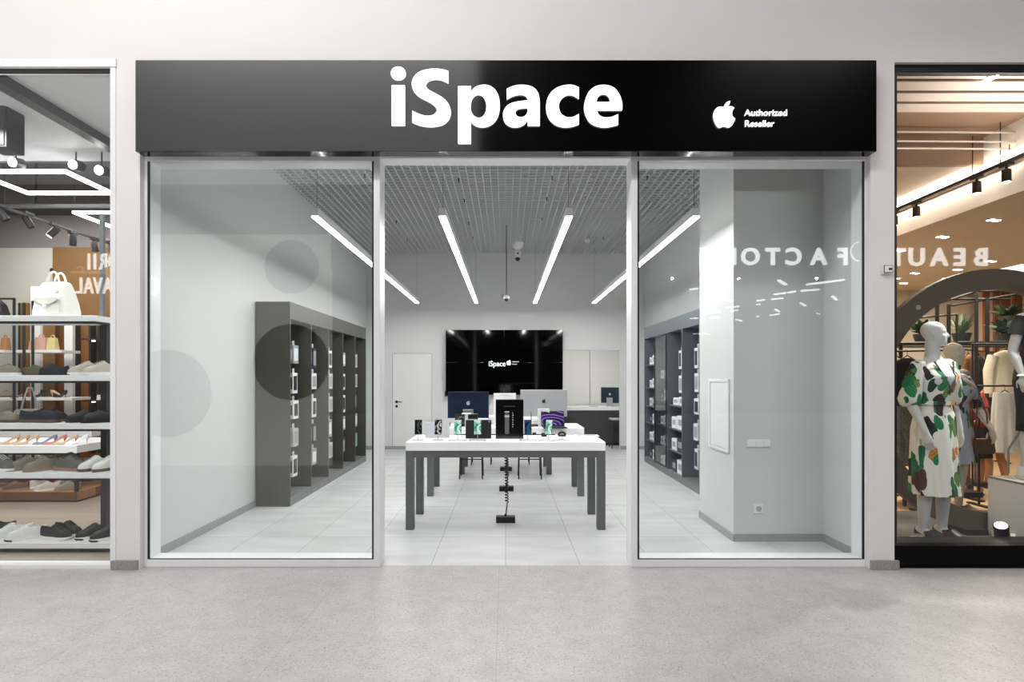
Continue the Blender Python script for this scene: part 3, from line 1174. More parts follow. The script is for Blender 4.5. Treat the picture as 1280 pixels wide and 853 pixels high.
def display_table(name, label, hw, y0, y1, leg=0.08, ap=True):
    t = thing(name, label, 'table', (0, y0, 0), 0, 'white display tables')
    d = y1 - y0
    obj('table_top', MB().box(-hw, hw, 0, d, TZ - 0.086, TZ, 0.003), table_white, t)
    for sx in (-1, 1):
        for yy in (0.0, d - leg):
            xa = sx * hw
            xb = sx * (hw - leg)
            obj('leg', MB().box(min(xa, xb), max(xa, xb), yy, yy + leg, 0, TZ - 0.086, 0.003), table_grey, t)
    m = MB()
    za, zb = TZ - 0.155, TZ - 0.086
    m.box(-hw + leg, hw - leg, 0.012, 0.042, za, zb)
    m.box(-hw + leg, hw - leg, d - 0.042, d - 0.012, za, zb)
    m.box(-hw + 0.012, -hw + 0.042, leg, d - leg, za, zb)
    m.box(hw - 0.042, hw - 0.012, leg, d - leg, za, zb)
    obj('apron', m, table_grey, t)
    return t


display_table('display_table', 'white display table with grey legs nearest the doorway, carrying phones', 0.992, 5.318, 6.0)
display_table('display_table', 'second white table behind the phone table, carrying desktop computers', 1.0, 6.817, 7.5)
display_table('display_table', 'narrow third table at the back with stools around it', 0.72, 8.353, 9.15)


def cable_box(px, w, Y, lab):
    x = (px - VX) / F * Y
    t = thing('floor_power_box', lab, 'power box', (x, Y, 0), 0, 'floor boxes under the tables')
    obj('box_body', MB().box(-w / 2, w / 2, 0, 0.09, 0.0, 0.062, 0.004), black_plastic, t)
    m = MB().cyl((0, 0.045, 0.062), (0, 0.045, 0.085), 0.013)
    obj('cable_gland', m, black_plastic, t)
    return x


def coil(x, Y, label):
    pts = [(0, 0, 0.085), (0.004, 0, 0.12), (0.01, 0, 0.17), (0.012, 0.0, 0.20)]
    turns, z0, z1 = 17, 0.21, TZ - 0.155
    n = turns * 10
    for i in range(n + 1):
        a = 2 * PI * i / 10
        u = i / n
        pts.append((0.002 + 0.016 * math.cos(a) + 0.006 * (1 - u), 0.016 * math.sin(a), z0 + (z1 - z0) * u))
    pts.append((0, 0, TZ - 0.10))
    o = obj('coiled_cable', MB().tube(pts, 0.0062, 7), black_plastic, None, True)
    o.location = (x, Y, 0)
    tag(o, label, 'cable')


for px, w, Y, lab, cl in ((632, 0.2, 5.57, 'black floor box under the phone table', 'black coiled cable hanging under the phone table'),
                          (633, 0.19, 7.12, 'black floor box under the computer table', 'black coiled cable hanging under the computer table'),
                          (632.5, 0.19, 8.66, 'black floor box under the narrow back table', 'black coiled cable hanging under the narrow back table')):
    x = cable_box(px, w, Y, lab)
    coil(x + 0.005, Y + 0.045, cl)


def low_stool(x, y, lab):
    t = thing('low_stool', lab, 'stool', (x, y, 0), 0, 'low stools round the back table')
    obj('seat', MB().box(-0.19, 0.19, -0.17, 0.17, 0.43, 0.465, 0.012), mat('dark_stool_seat', rgb(52, 52, 54), 0.5), t)
    obj('foot_rail', MB().box(-0.17, 0.17, -0.155, -0.14, 0.29, 0.305), black_plastic, t)
    obj('foot_rail', MB().box(-0.17, 0.17, 0.14, 0.155, 0.29, 0.305), black_plastic, t)
    for sx in (-1, 1):
        for sy in (-1, 1):
            obj('leg', MB().tube([(sx * 0.17, sy * 0.15, 0), (sx * 0.16, sy * 0.14, 0.43)], 0.009, 8), black_plastic, t)


for (px, Y, lab) in ((589.5, 8.12, 'low black stool in front of the back table, towards the flush door'),
                     (662, 8.12, 'low black stool in front of the back table, towards the counter'),
                     (602, 9.45, 'low black stool behind the back table, towards the flush door'),
                     (673, 9.45, 'low black stool behind the back table, towards the counter')):
    low_stool((px - VX) / F * Y, Y, lab)

# ---------------------------------------------------------------- phones and devices on the first table


def phone(px, Y, lab, scr, yaw=0.0, bigbase=False):
    x = (px - VX) / F * Y
    st = thing('phone_stand', 'metal stand under ' + lab, 'stand', (x, Y, TZ), yaw, 'phone stands on the front table')
    bw = 0.085 if bigbase else 0.055
    obj('base_plate', MB().box(-bw, bw, -0.05, 0.05, 0.0, 0.008, 0.002), alu, st)
    obj('stem', MB().cyl((0, 0.0, 0.008), (0, 0.012, 0.10), 0.004, seg=10), alu, st)
    if bigbase:
        obj('price_slip', MB().box(-0.07, 0.07, -0.062, -0.052, 0.0, 0.012, 0.001), pack_white, st)
    ph = thing('phone', lab, 'phone', (x, Y, TZ + 0.06), yaw, 'phones on stands on the front table')
    ph.rotation_euler = (math.radians(-12), 0, yaw)
    obj('body', MB().box(-0.038, 0.038, -0.004, 0.005, 0, 0.152, 0.0042), mat('phone_frame', rgb(70, 72, 76), 0.3, 0.7), ph)
    obj('screen', MB().box(-0.0345, 0.0345, -0.0052, -0.004, 0.0035, 0.1485), scr, ph)
    obj('camera_bump', MB().box(0.0, 0.034, 0.005, 0.008, 0.11, 0.146, 0.002), mat('phone_frame', rgb(70, 72, 76), 0.3, 0.7), ph)


phone(522.9, 5.47, 'dark-screened phone nearest the table end by the peg cabinets', scr_dark, 0.12)
phone(547.7, 5.47, 'phone with a silver swirl in front of the pale acrylic panel', scr_silver, 0.05)
phone(572.0, 5.45, 'phone showing a green and white picture, next to the black tablet', scr_green, -0.12, True)
phone(597.0, 5.45, 'phone with a round green picture in front of the black tablet', scr_green, 0.08, True)
phone(660.0, 5.46, 'phone with a blue picture beside the tall black product box', scr_blue, 0.05, True)
phone(685.5, 5.46, 'phone turned sideways showing white in front of the purple laptop', scr_green, -0.5, True)

# acrylic stand panel behind the second phone
x, _, z = W(546.5, 530, 5.7)
t = thing('acrylic_panel', 'pale translucent panel standing behind the silver swirl phone', 'display panel', (x, 5.7, TZ))
acr = mat('frosted_acrylic', rgb(206, 208, 212), 0.3)
obj('panel', MB().box(-0.13, 0.13, 0, 0.006, 0.006, 0.165, 0.003), acr, t)
obj('foot', MB().box(-0.13, 0.13, -0.03, 0.05, 0.0, 0.006, 0.002), acr, t)

# tablet on a keyboard cover, seen from the back
x = (598 - VX) / F * 5.62
t = thing('tablet', 'black tablet in a cover with a pale top edge standing on the front table', 'tablet', (x, 5.62, TZ), 0.0)
t.rotation_euler = (math.radians(-8), 0, 0)
obj('body', MB().box(-0.135, 0.135, 0, 0.008, 0.004, 0.196, 0.004), mat('tablet_case_black', rgb(22, 23, 26), 0.45), t)
obj('edge_strip', MB().box(-0.118, 0.118, -0.001, 0.009, 0.196, 0.202, 0.002), alu, t)
obj('camera', MB().cyl((0.112, -0.003, 0.18), (0.112, 0, 0.18), 0.011), alu, t)
obj('stand_flap', MB().box(-0.13, 0.13, 0.008, 0.09, 0.0, 0.008, 0.002), mat('tablet_case_black', rgb(22, 23, 26), 0.45), t)

# tall black product box with a printed picture
x = (637 - VX) / F * 5.62
t = thing('product_box', 'tall black display box with a printed silver cylinder on the front table', 'display box', (x, 5.62, TZ))
gb = mat('gloss_black_card', rgb(12, 12, 13), 0.15)
obj('box_body', MB().box(-0.146, 0.146, 0, 0.12, 0.022, 0.408, 0.003), gb, t)
obj('box_foot', MB().box(-0.146, 0.146, -0.002, 0.122, 0.0, 0.022), mat('charcoal_card', rgb(54, 56, 58), 0.3), t)
obj('printed_picture', MB().box(-0.05, -0.005, -0.002, 0, 0.05, 0.265, 0.004), mat('printed_grey', rgb(96, 97, 100), 0.35), t)
obj('printed_rings', MB().box(-0.052, -0.003, -0.003, 0, 0.225, 0.245).box(-0.052, -0.003, -0.003, 0, 0.275, 0.287), mat('printed_silver', rgb(200, 202, 204), 0.35), t)
m = MB()
for k in range(7):
    m.box(0.028, 0.036 + 0.004 * (k % 2), -0.003, 0, 0.12 + 0.024 * k, 0.13 + 0.024 * k)
obj('printed_marks', m, mat('printed_silver', rgb(200, 202, 204), 0.35), t)
m = MB()
for k in range(9):
    m.box(-0.058 + 0.013 * k, -0.049 + 0.013 * k, -0.003, 0, 0.336, 0.343)
obj('printed_line', m, mat('printed_grey', rgb(96, 97, 100), 0.35), t)

# watch puck, chargers, trays, leaflets
x = (702.5 - VX) / F * 5.72
t = thing('watch_puck', 'round black watch on a low charging puck on the front table', 'watch', (x, 5.72, TZ))
obj('puck', MB().lathe([(0, 0), (0.042, 0), (0.044, 0.006), (0.03, 0.012), (0, 0.012)]), white_plastic, t, True)
obj('watch_body', MB().box(-0.024, 0.024, -0.02, 0.02, 0.02, 0.034, 0.006), black_plastic, t)
m = MB()
pts = [(0.034 * math.cos(a), 0, 0.034 + 0.022 * math.sin(a)) for a in [2 * PI * k / 24 for k in range(25)]]
obj('strap', MB().tube(pts, 0.012, 8, ell=0.25), black_plastic, t, True)
t = thing('product_tray', 'low pale tray with papers on the counter end of the front table', 'tray', ((733 - VX) / F * 5.85, 5.85, TZ))
obj('tray', MB().box(-0.13, 0.13, -0.06, 0.06, 0.0, 0.012, 0.004), white_plastic, t)
obj('paper_sheet', MB().box(-0.10, 0.09, -0.05, 0.05, 0.012, 0.016, 0.001), pack_grey, t)
t = thing('price_plate', 'small clear price plate lying in front of the watch', 'price plate', ((704 - VX) / F * 5.50, 5.50, TZ))
obj('plate', MB().box(-0.06, 0.06, -0.03, 0.03, 0, 0.01, 0.002), acr, t)
obj('printed_lines', MB().box(-0.05, 0.03, -0.018, -0.014, 0.01, 0.0105).box(-0.05, 0.01, 0.0, 0.004, 0.01, 0.0105), pack_dark, t)
t = thing('price_plate', 'small clear price plate lying near the counter corner of the front table', 'price plate', ((746 - VX) / F * 5.42, 5.42, TZ))
obj('plate', MB().box(-0.04, 0.04, -0.025, 0.025, 0, 0.008, 0.002), acr, t)
obj('printed_lines', MB().box(-0.03, 0.02, -0.012, -0.008, 0.008, 0.0085), pack_dark, t)
t = thing('earphone_case', 'tiny dark earphone case on the front table behind the sideways phone', 'earphones', ((680 - VX) / F * 5.8, 5.8, TZ))
obj('case_body', MB().box(-0.03, 0.03, -0.012, 0.012, 0, 0.022, 0.008), black_plastic, t, True)
obj('case_lid', MB().box(-0.03, 0.03, -0.012, 0.012, 0.022, 0.042, 0.008), black_plastic, t, True)
t = thing('cable_rail', 'thin black cable rail along the back edge of the front table', 'rail', (0, 5.96, TZ))
obj('rail_bar', MB().box(-0.55, 0.55, 0, 0.02, 0, 0.012, 0.002), black_plastic, t)
obj('rail_clip', MB().box(0.3, 0.34, -0.01, 0.02, 0.012, 0.03, 0.002), black_plastic, t)

# ---------------------------------------------------------------- devices on the second table


def desktop(px0, px1, py0, py1, Y, name, lab, m, em, group=None, yaw=0, stand_m=None, tz=TZ):
    xa, _, zt = W(px0, py0, Y)
    xb, _, zb = W(px1, py1, Y)
    w = xb - xa
    t = thing(name, lab, 'computer', ((xa + xb) / 2, Y, tz), yaw, group)
    h0, h1 = zb - tz, zt - tz
    obj('display_back', MB().box(-w / 2, w / 2, 0, 0.016, h0, h1, 0.005), m, t)
    obj('screen', MB().box(-w / 2 + 0.008, w / 2 - 0.008, 0.016, 0.019, h0 + 0.05, h1 - 0.008), screen_black, t)
    sm = stand_m or alu
    obj('stand_neck', MB().box(-0.07, 0.07, -0.02, -0.008, 0.008, h0 + 0.12, 0.004).box(-0.05, 0.05, -0.012, 0.002, h0 + 0.06, h0 + 0.12), sm, t)
    obj('stand_foot', MB().box(-0.075, 0.075, -0.02, 0.12, 0, 0.009, 0.003), sm, t)
    emblem(t, em, 0.0, h0 + (h1 - h0) * 0.58, 0.06, -0.001, 0.001)
    return t


desktop(559.5, 611, 490, 523, 7.25, 'desktop_computer', 'navy blue all-in-one computer seen from behind on the second table', navy_metal, mat('pale_emblem', rgb(190, 200, 210), 0.35), 'all-in-one computers')
desktop(650.6, 709, 487.5, 521, 7.25, 'desktop_monitor', 'silver monitor with black emblem seen from behind on the second table', mat('silver_anodised', rgb(182, 183, 186), 0.35, 0.4), black_plastic, 'all-in-one computers')
# raised white plinth under the monitors
t = thing('riser_shelf', 'long low white riser on the second table behind the laptop', 'riser', (0.52, 7.38, TZ))
obj('riser_top', MB().box(-0.42, 0.16, -0.05, 0.08, 0.03, 0.05, 0.003), table_white, t)
for q in (-0.41, 0.13):
    obj('riser_foot', MB().box(q, q + 0.02, -0.05, 0.08, 0, 0.03), table_white, t)
# black speaker box with a ring, white stand piece in front
x = (583 - VX) / F * 6.98
t = thing('smart_speaker_box', 'black box printed with a ring standing below the navy computer', 'box', (x, 6.98, TZ))
obj('box_body', MB().box(-0.15, 0.15, 0, 0.12, 0, 0.17, 0.004), gb, t)
m = MB().tube([(-0.06 + 0.045 * math.cos(2 * PI * k / 24), -0.002, 0.085 + 0.045 * math.sin(2 * PI * k / 24)) for k in range(25)], 0.006, 8)
obj('printed_ring', m, mat('printed_grey', rgb(96, 97, 100), 0.35), t)
x = (583 - VX) / F * 6.9
t = thing('charging_stand', 'small white charging stand in front of the ring-printed box', 'stand', (x, 6.9, TZ))
obj('post', MB().box(-0.02, 0.02, 0, 0.02, 0.006, 0.17, 0.004), white_plastic, t)
obj('top_pad', MB().box(-0.06, 0.06, -0.03, 0.04, 0.17, 0.182, 0.005), white_plastic, t)
obj('foot', MB().box(-0.05, 0.05, -0.03, 0.05, 0, 0.006, 0.002), white_plastic, t)
# white boxes
for (pa, pb, pc, Y, lab) in ((617, 645, 492, 7.1, 'tall white box standing behind the black product box'),
                             (672.5, 687, 511.5, 7.0, 'white upright box behind the purple-screened laptop'),
                             (610, 622, 522, 7.3, 'small white box between the navy computer and the black box')):
    xa, _, zt = W(pa, pc, Y)
    xb = (pb - VX) / F * Y
    t = thing('white_box', lab, 'box', ((xa + xb) / 2, Y, TZ))
    w = (xb - xa) / 2
    obj('box_body', MB().box(-w, w, 0, 0.08, 0, zt - TZ, 0.003), pack_white, t)
    obj('printed_strip', MB().box(-w * 0.5, w * 0.5, -0.001, 0, (zt - TZ) * 0.94, (zt - TZ) * 0.955), pack_grey, t)
# laptop
x = (691.5 - VX) / F * 6.95
t = thing('laptop', 'open laptop with a purple wave picture on the second table', 'laptop', (x, 6.95, TZ), math.radians(4))
obj('keyboard_base', MB().box(-0.152, 0.152, -0.2, 0.012, 0, 0.012, 0.004), mat('laptop_shell', rgb(52, 54, 60), 0.35, 0.6), t)
LM = Matrix.Translation((0, 0.012, 0.012)) @ Matrix.Rotation(math.radians(-14), 4, 'X')
obj('lid', MB().box(-0.152, 0.152, 0, 0.006, 0, 0.198, 0.003).xf(LM), mat('laptop_shell', rgb(52, 54, 60), 0.35, 0.6), t)
obj('screen', MB().box(-0.145, 0.145, -0.0015, 0, 0.010, 0.192).xf(LM), scr_purple, t)
obj('keys', MB().box(-0.13, 0.13, -0.13, -0.02, 0.012, 0.0135), black_plastic, t)
x = (664 - VX) / F * 7.0
t = thing('antenna_stand', 'thin upright black rod on the second table beside the silver monitor', 'stand', (x, 7.0, TZ))
obj('rod', MB().cyl((0, 0, 0.008), (0, 0, 0.19), 0.005, seg=8), dark_metal, t)
obj('foot', MB().lathe([(0, 0), (0.035, 0), (0.035, 0.008), (0, 0.008)]), dark_metal, t)
x = (667.5 - VX) / F * 7.05
t = thing('keyboard', 'flat black keyboard on the second table below the silver monitor', 'keyboard', (x, 7.05, TZ))
obj('keyboard_body', MB().box(-0.06, 0.06, -0.05, 0.05, 0, 0.02, 0.005), black_plastic, t)
obj('keys', MB().box(-0.055, 0.055, -0.045, 0.045, 0.02, 0.023), dark_metal, t)
x = (560 - VX) / F * 7.0
t = thing('phone_rest', 'small pale phone lying on a wedge at the flush-door end of the second table', 'phone', (x, 7.0, TZ))
obj('wedge', MB().prism([(-0.05, 0), (0.05, 0), (0.05, 0.045)], -0.035, 0.035, 'x'), white_plastic, t)
obj('screen', MB().box(-0.03, 0.03, -0.05, 0.05, 0.028, 0.034).xf(Matrix.Rotation(math.radians(24), 4, 'X')), screen_black, t)

# ---------------------------------------------------------------- counter in the niche
t = thing('service_counter', 'dark grey service counter with white top in the lit niche', 'counter', (0, 11.9, 0))
xa, _, zc = W(700, 509, 11.9)
xb = NX1 + 0.39
obj('counter_top', MB().box(0.45, xb, -0.02, 0.62, zc - 0.075, zc, 0.004), table_white, t)
obj('counter_front', MB().box(0.47, xb - 0.01, 0.0, 0.03, 0.06, zc - 0.075), mat('charcoal_front', rgb(62, 63, 65), 0.5), t)
obj('counter_plinth', MB().box(0.5, xb - 0.03, 0.05, 0.55, 0, 0.06), black_plastic, t)
obj('counter_body', MB().box(0.47, xb - 0.01, 0.03, 0.6, 0.06, zc - 0.075), mat('charcoal_front', rgb(62, 63, 65), 0.5), t)
cz = zc
t = desktop(751, 773.5, 484.5, 504, 12.15, 'desktop_computer', 'small dark blue computer turned at an angle on the niche counter', mat('dark_navy', rgb(20, 38, 56), 0.4, 0.3), mat('pale_emblem', rgb(190, 200, 210), 0.35), 'all-in-one computers', math.radians(-24), None, cz)
t = thing('bar_stool', 'tall grey stool with pale seat in front of the niche counter', 'stool', ((771.5 - VX) / F * 11.55, 11.55, 0))
obj('seat', MB().box(-0.16, 0.16, -0.15, 0.15, 0.60, 0.635, 0.012), mat('pale_stool_seat', rgb(170, 170, 168), 0.5), t)
for sx in (-1, 1):
    for sy in (-1, 1):
        obj('leg', MB().tube([(sx * 0.14, sy * 0.13, 0), (sx * 0.125, sy * 0.115, 0.60)], 0.012, 8), dark_metal, t)
obj('foot_rail', MB().box(-0.135, 0.135, -0.13, -0.115, 0.24, 0.26), dark_metal, t)
obj('foot_rail', MB().box(-0.135, 0.135, 0.115, 0.13, 0.24, 0.26), dark_metal, t)
t = thing('mouse_pad', 'flat grey pad lying on the niche counter', 'pad', ((742 - VX) / F * 12.1, 12.1, cz))
obj('pad', MB().box(-0.1, 0.1, -0.08, 0.08, 0, 0.006, 0.002), pack_grey, t)
obj('mouse', MB().ball((0.03, 0, 0.014), 0.026, 0.045, 0.014), white_plastic, t, True)
for q, (xa, xb, lab) in enumerate(((NX0 - 0.78, 1.98, 'white cupboard front behind the counter, beside the video wall'), (1.985, NX1 + 0.38, 'white cupboard front behind the counter, behind the angled computer'))):
    t = thing('wall_cupboard', lab, 'cupboard', ((xa + xb) / 2, 12.62, 0))
    w = (xb - xa) / 2
    obj('body', MB().box(-w, w, 0.02, 0.32, 0, 2.28), wall_white, t)
    obj('door', MB().box(-w + 0.004, w - 0.004, 0, 0.02, 0.05, 2.27, 0.002), mat('white_cupboard_door', rgb(228, 227, 222), 0.4), t)

# ---------------------------------------------------------------- peg cabinets along the wall opposite the column
CXF, CXB = -2.527, -2.925
PIT = 0.68
CY0 = 6.28
CH = 2.405
spot_e = emat('small_spot_glow', (0.95, 0.98, 1, 1), 14)
PACKS = {}


def hang_pack(kind):
    """a flat carton on a hang tab; faces +x, hung from origin at its tab hole"""
    if kind in PACKS:
        return PACKS[kind]
    w, h, d = {'case': (0.15, 0.26, 0.05), 'box': (0.17, 0.23, 0.07), 'tall': (0.13, 0.28, 0.06), 'wide': (0.18, 0.22, 0.05)}[kind]
    t = thing('accessory_pack', 'x', 'accessory pack', (0, 0, 0))
    obj('carton', MB().box(-d / 2, d / 2, -w / 2, w / 2, -h - 0.035, -0.035, 0.002), pack_white, t)
    obj('window_print', MB().box(d / 2, d / 2 + 0.001, -w * 0.36, w * 0.36, -h * 0.85 - 0.035, -0.075), pack_grey, t)
    obj('side_print', MB().box(-d * 0.3, d * 0.3, -w / 2 - 0.001, -w / 2, -h * 0.8 - 0.035, -0.09), pack_grey, t)
    m = MB()
    m.box(-0.001, 0.001, -0.028, -0.008, -0.036, 0.012)
    m.box(-0.001, 0.001, 0.008, 0.028, -0.036, 0.012)
    m.box(-0.001, 0.001, -0.028, 0.028, 0.012, 0.022)
    obj('hang_tab', m, white_plastic, t)
    PACKS[kind] = t
    return t


used_kind = set()


def put_pack(kind, loc, rz, lab, group, mats):
    base = hang_pack(kind)
    if kind not in used_kind:
        used_kind.add(kind)
        base.location = loc
        base.rotation_euler = (0, 0, rz)
        base['label'] = lab
        base['group'] = group
        r = base
    else:
        r = dup(base, loc, rz, lab, group)
    remat(r, mats)
    return r


def peg_bay(side, y0, first, last, idx, lab, back_m, side_m, shelves=(), pegs=True):
    """one bay; local x is depth: 0 at the back, +d at the front, local y along the wall"""
    d = CXF - CXB
    loc = (CXB, y0, 0) if side < 0 else (2.9, y0, 0)
    t = thing('peg_cabinet', lab, 'cabinet', loc, 0, 'wall cabinets beside the column' if side > 0 else 'peg cabinets opposite the column')
    s = 1 if side < 0 else -1

    def B(mb, xa, xb, *r):
        return mb.box(min(s * xa, s * xb), max(s * xa, s * xb), *r)
    th = 0.022
    obj('back_panel', B(MB(), 0, 0.015, th, PIT, 0.1, CH - 0.2), back_m, t)
    obj('side_panel', B(MB(), 0, d, 0, th, 0.0, CH), side_m, t)
    if last:
        obj('side_panel', B(MB(), 0, d, PIT, PIT + th, 0.0, CH), side_m, t)
    obj('header', B(MB(), 0.0, d, th, PIT, CH - 0.2, CH), side_m, t)
    obj('plinth', B(MB(), 0.0, d, th, PIT, 0.0, 0.1), mat('grey_plinth', rgb(110, 111, 113), 0.5), t)
    sp = MB().lathe([(0, -0.008), (0.028, -0.008), (0.03, 0), (0, 0)], (s * d * 0.55, PIT / 2, CH - 0.2), 18)
    obj('spot_light', sp, spot_e, t)
    for z in shelves:
        obj('shelf', B(MB(), 0.015, d - 0.02, th, PIT, z - 0.02, z), side_m, t)
    return t


BAYN = ['nearest the window', 'second from the window', 'third from the window', 'fourth from the window', 'farthest from the window']
for b in range(5):
    y0 = CY0 + b * PIT
    t = peg_bay(-1, y0, b == 0, b == 4, b, 'olive grey peg cabinet opposite the column, bay ' + BAYN[b], cab_slate, cab_olive)
    for r in range(5):
        z = 1.95 - r * 0.35
        for c in range(2):
            yy = 0.2 + 0.31 * c
            pm = MB().cyl((0.015, yy, z), (0.24, yy, z + 0.012), 0.004, seg=8)
            obj('peg', pm, alu, t)
            kind = ['case', 'box', 'tall', 'case', 'wide', 'box'][(r * 2 + b + c) % 6]
            rnd = random.random()
            cm, cn = [(pack_white, 'white'), (pack_white, 'white'), (pack_beige, 'beige'), (pack_grey, 'grey'), (pack_dark, 'dark')][int(rnd * 5)]
            if b == 4 and r == 4 and c == 1:
                cm, cn = pack_teal, 'teal'
            pm2 = pack_dark if cm is pack_white and random.random() < 0.6 else pack_grey if cm is not pack_grey else pack_white
            lab = '%s accessory pack, peg bay %s, %s row down, %s peg' % (cn, BAYN[b], ORD[r], 'farther' if c else 'nearer')
            put_pack(kind, (CXB + 0.235, y0 + yy, z + 0.008), 0, lab, 'accessory packs on the pegs', {'carton': cm, 'window_print': pm2, 'side_print': pm2})

# ---------------------------------------------------------------- cabinets beside the column
RY = [6.92, 7.53, 8.14, 8.85]
RD = 0.4
BAYR = ['nearest the column', 'second from the column', 'third from the column with a glass door', 'farthest from the column']
RC = []
slate_l = mat('slate_lacquer', rgb(92, 98, 104), 0.5, var=0.02, vs=8)


def shelf_box(kind_m, loc, size, lab, group, printm=pack_grey):
    w, dd, h = size
    t = thing('product_carton', lab, 'carton', (loc[0], loc[1], loc[2] + 0.001), 0, group)
    obj('carton', MB().box(-dd / 2, dd / 2, -w / 2, w / 2, 0, h, 0.003), kind_m, t)
    obj('front_print', MB().box(-dd / 2 - 0.001, -dd / 2, -w * 0.32, w * 0.32, h * 0.3, h * 0.75), printm, t)


for b in range(5):
    y0 = 6.24 + b * PIT
    pegs = b in (0, 1)
    shelves = {0: (), 1: (), 2: (0.42, 0.75, 1.10), 3: (0.42, 0.75, 1.15, 1.5), 4: (0.42, 0.72, 1.02, 1.34, 1.74)}[b]
    names = ['hidden behind the column', 'next to the column', 'second beyond the column', 'behind the glass door', 'farthest beyond the column']
    if b == 0:
        continue
    t = peg_bay(1, y0, b == 0, b == 4, b, 'slate grey wall cabinet bay ' + names[b], slate_l, slate_l, shelves)
    if b in (1, 2):
        for r in range(5 if b == 1 else 2):
            z = 1.95 - r * (0.35 if b == 1 else 0.38)
            for c in range(2):
                yy = 0.2 + 0.3 * c
                obj('peg', MB().cyl((-0.015, yy, z), (-0.24, yy, z + 0.012), 0.004, seg=8), alu, t)
                kind = ['box', 'tall', 'case', 'wide'][(r + c) % 4]
                lab = 'white carton, wall bay %s, %s row down, %s peg' % (names[b], ORD[r], 'farther' if c else 'nearer')
                put_pack(kind, (2.9 - 0.235, y0 + yy, z + 0.008), PI, lab, 'cartons on the pegs beside the column', {'carton': pack_white, 'window_print': pack_grey if r % 2 else pack_dark, 'side_print': pack_grey})
    rows = [0.1] + list(shelves)
    if b >= 2:
        for ri, z in enumerate(rows):
            top = rows[ri + 1] - 0.02 if ri + 1 < len(rows) else CH - 0.2
            if b == 2 and ri == len(rows) - 1:
                sizes = [(0.2, 0.2, 0.13), (0.24, 0.2, 0.11)]
            elif b == 2:
                sizes = [(0.26, 0.22, 0.2), (0.22, 0.22, 0.17)]
            else:
                sizes = [(0.14, 0.18, 0.19), (0.12, 0.18, 0.16), (0.16, 0.18, 0.13)]
            yy = 0.08
            for si, (w, dd, h) in enumerate(sizes):
                h = min(h, top - z - 0.03)
                mm = pack_white
                pm = pack_grey
                cn = 'white'
                if b == 4 and ri == 0:
                    mm, cn = [(pack_violet, 'violet'), (pack_white, 'white'), (pack_dark, 'dark')][si]
                elif (ri + si + b) % 5 == 3:
                    mm, cn = pack_dark, 'dark'
                yy += w / 2
                lab = '%s carton %s along %s shelf up, wall bay %s' % (cn, ORD[si], ORD[ri], names[b])
                shelf_box(mm, (2.9 - 0.25, y0 + yy, z), (w, dd, h), lab, 'cartons on the shelves beside the column', pm)
                yy += w / 2 + 0.035
    if b == 3:
        fr = MB()
        fr.box(-RD - 0.02, -RD, 0.024, 0.04, 0.12, CH - 0.21)
        fr.box(-RD - 0.02, -RD, PIT - 0.016, PIT, 0.12, CH - 0.21)
        fr.box(-RD - 0.02, -RD, 0.04, PIT - 0.016, 0.12, 0.135)
        fr.box(-RD - 0.02, -RD, 0.04, PIT - 0.016, CH - 0.225, CH - 0.21)
        d_ = obj('glass_door', fr, dark_metal, t)
        obj('pane', MB().box(-RD - 0.013, -RD - 0.007, 0.04, PIT - 0.016, 0.135, CH - 0.225), glass_door, d_)

# ---------------------------------------------------------------- shoe shop beside the left pillar
SX1 = -3.12
obj_dark = mat('dark_open_ceiling', rgb(78, 78, 80), 0.8, var=0.05, vs=1.5)
gyps = mat('grey_gypsum_ceiling', rgb(190, 191, 193), 0.6, var=0.01, vs=2)
m = MB().box(-14, -3.04, 4.32, 10.4, -0.12, 0.0)
struct('floor_shoe_shop', m, wood_grey)
m = MB().box(-14, SX1 + 0.02, 4.302, 6.4, 4.1, 4.3)
struct('ceiling_shoe_shop_front', m, gyps)
m = MB().box(-14, SX1 + 0.02, 6.4, 10.4, 4.6, 4.8)
m.box(-14, SX1 + 0.02, 6.4, 6.46, 4.1, 4.6)
struct('ceiling_shoe_shop_dark', m, obj_dark)
m = MB().box(SX1 + 0.02, -3.045, 4.44, 10.5, 0, 4.8)
struct('wall_shoe_shop_right', m, wall_white)
WBX = W(69, 0, 10.2)[0]
m = MB().box(-14, WBX, 10.2, 10.4, 0, 3.98)
struct('wall_shoe_shop_back', m, mat('warm_grey_wall', rgb(200, 198, 192), 0.6))
m = MB().box(-14, SX1 + 0.02, 10.2, 10.4, 3.98, 4.8)
struct('wall_shoe_shop_upper', m, mat('mauve_grey_wall', rgb(140, 132, 134), 0.7))
m = MB().box(WBX, SX1 + 0.02, 10.14, 10.4, 2.3, 3.98)
struct('wall_shoe_shop_brown', m, oak_brown)
m = MB()
m.box(WBX, SX1 + 0.02, 10.15, 10.4, 0, 2.3)
struct('wall_shoe_shop_veneer', m, wood_orange)
m = MB().box(-14.1, -14, 4.3, 10.4, 0, 4.8)
struct('wall_shoe_shop_left', m, wall_white)
m = MB().box(-14, -3.118, 4.292, 4.302, 0.03, 3.952)
struct('window_3', m, glass_side)

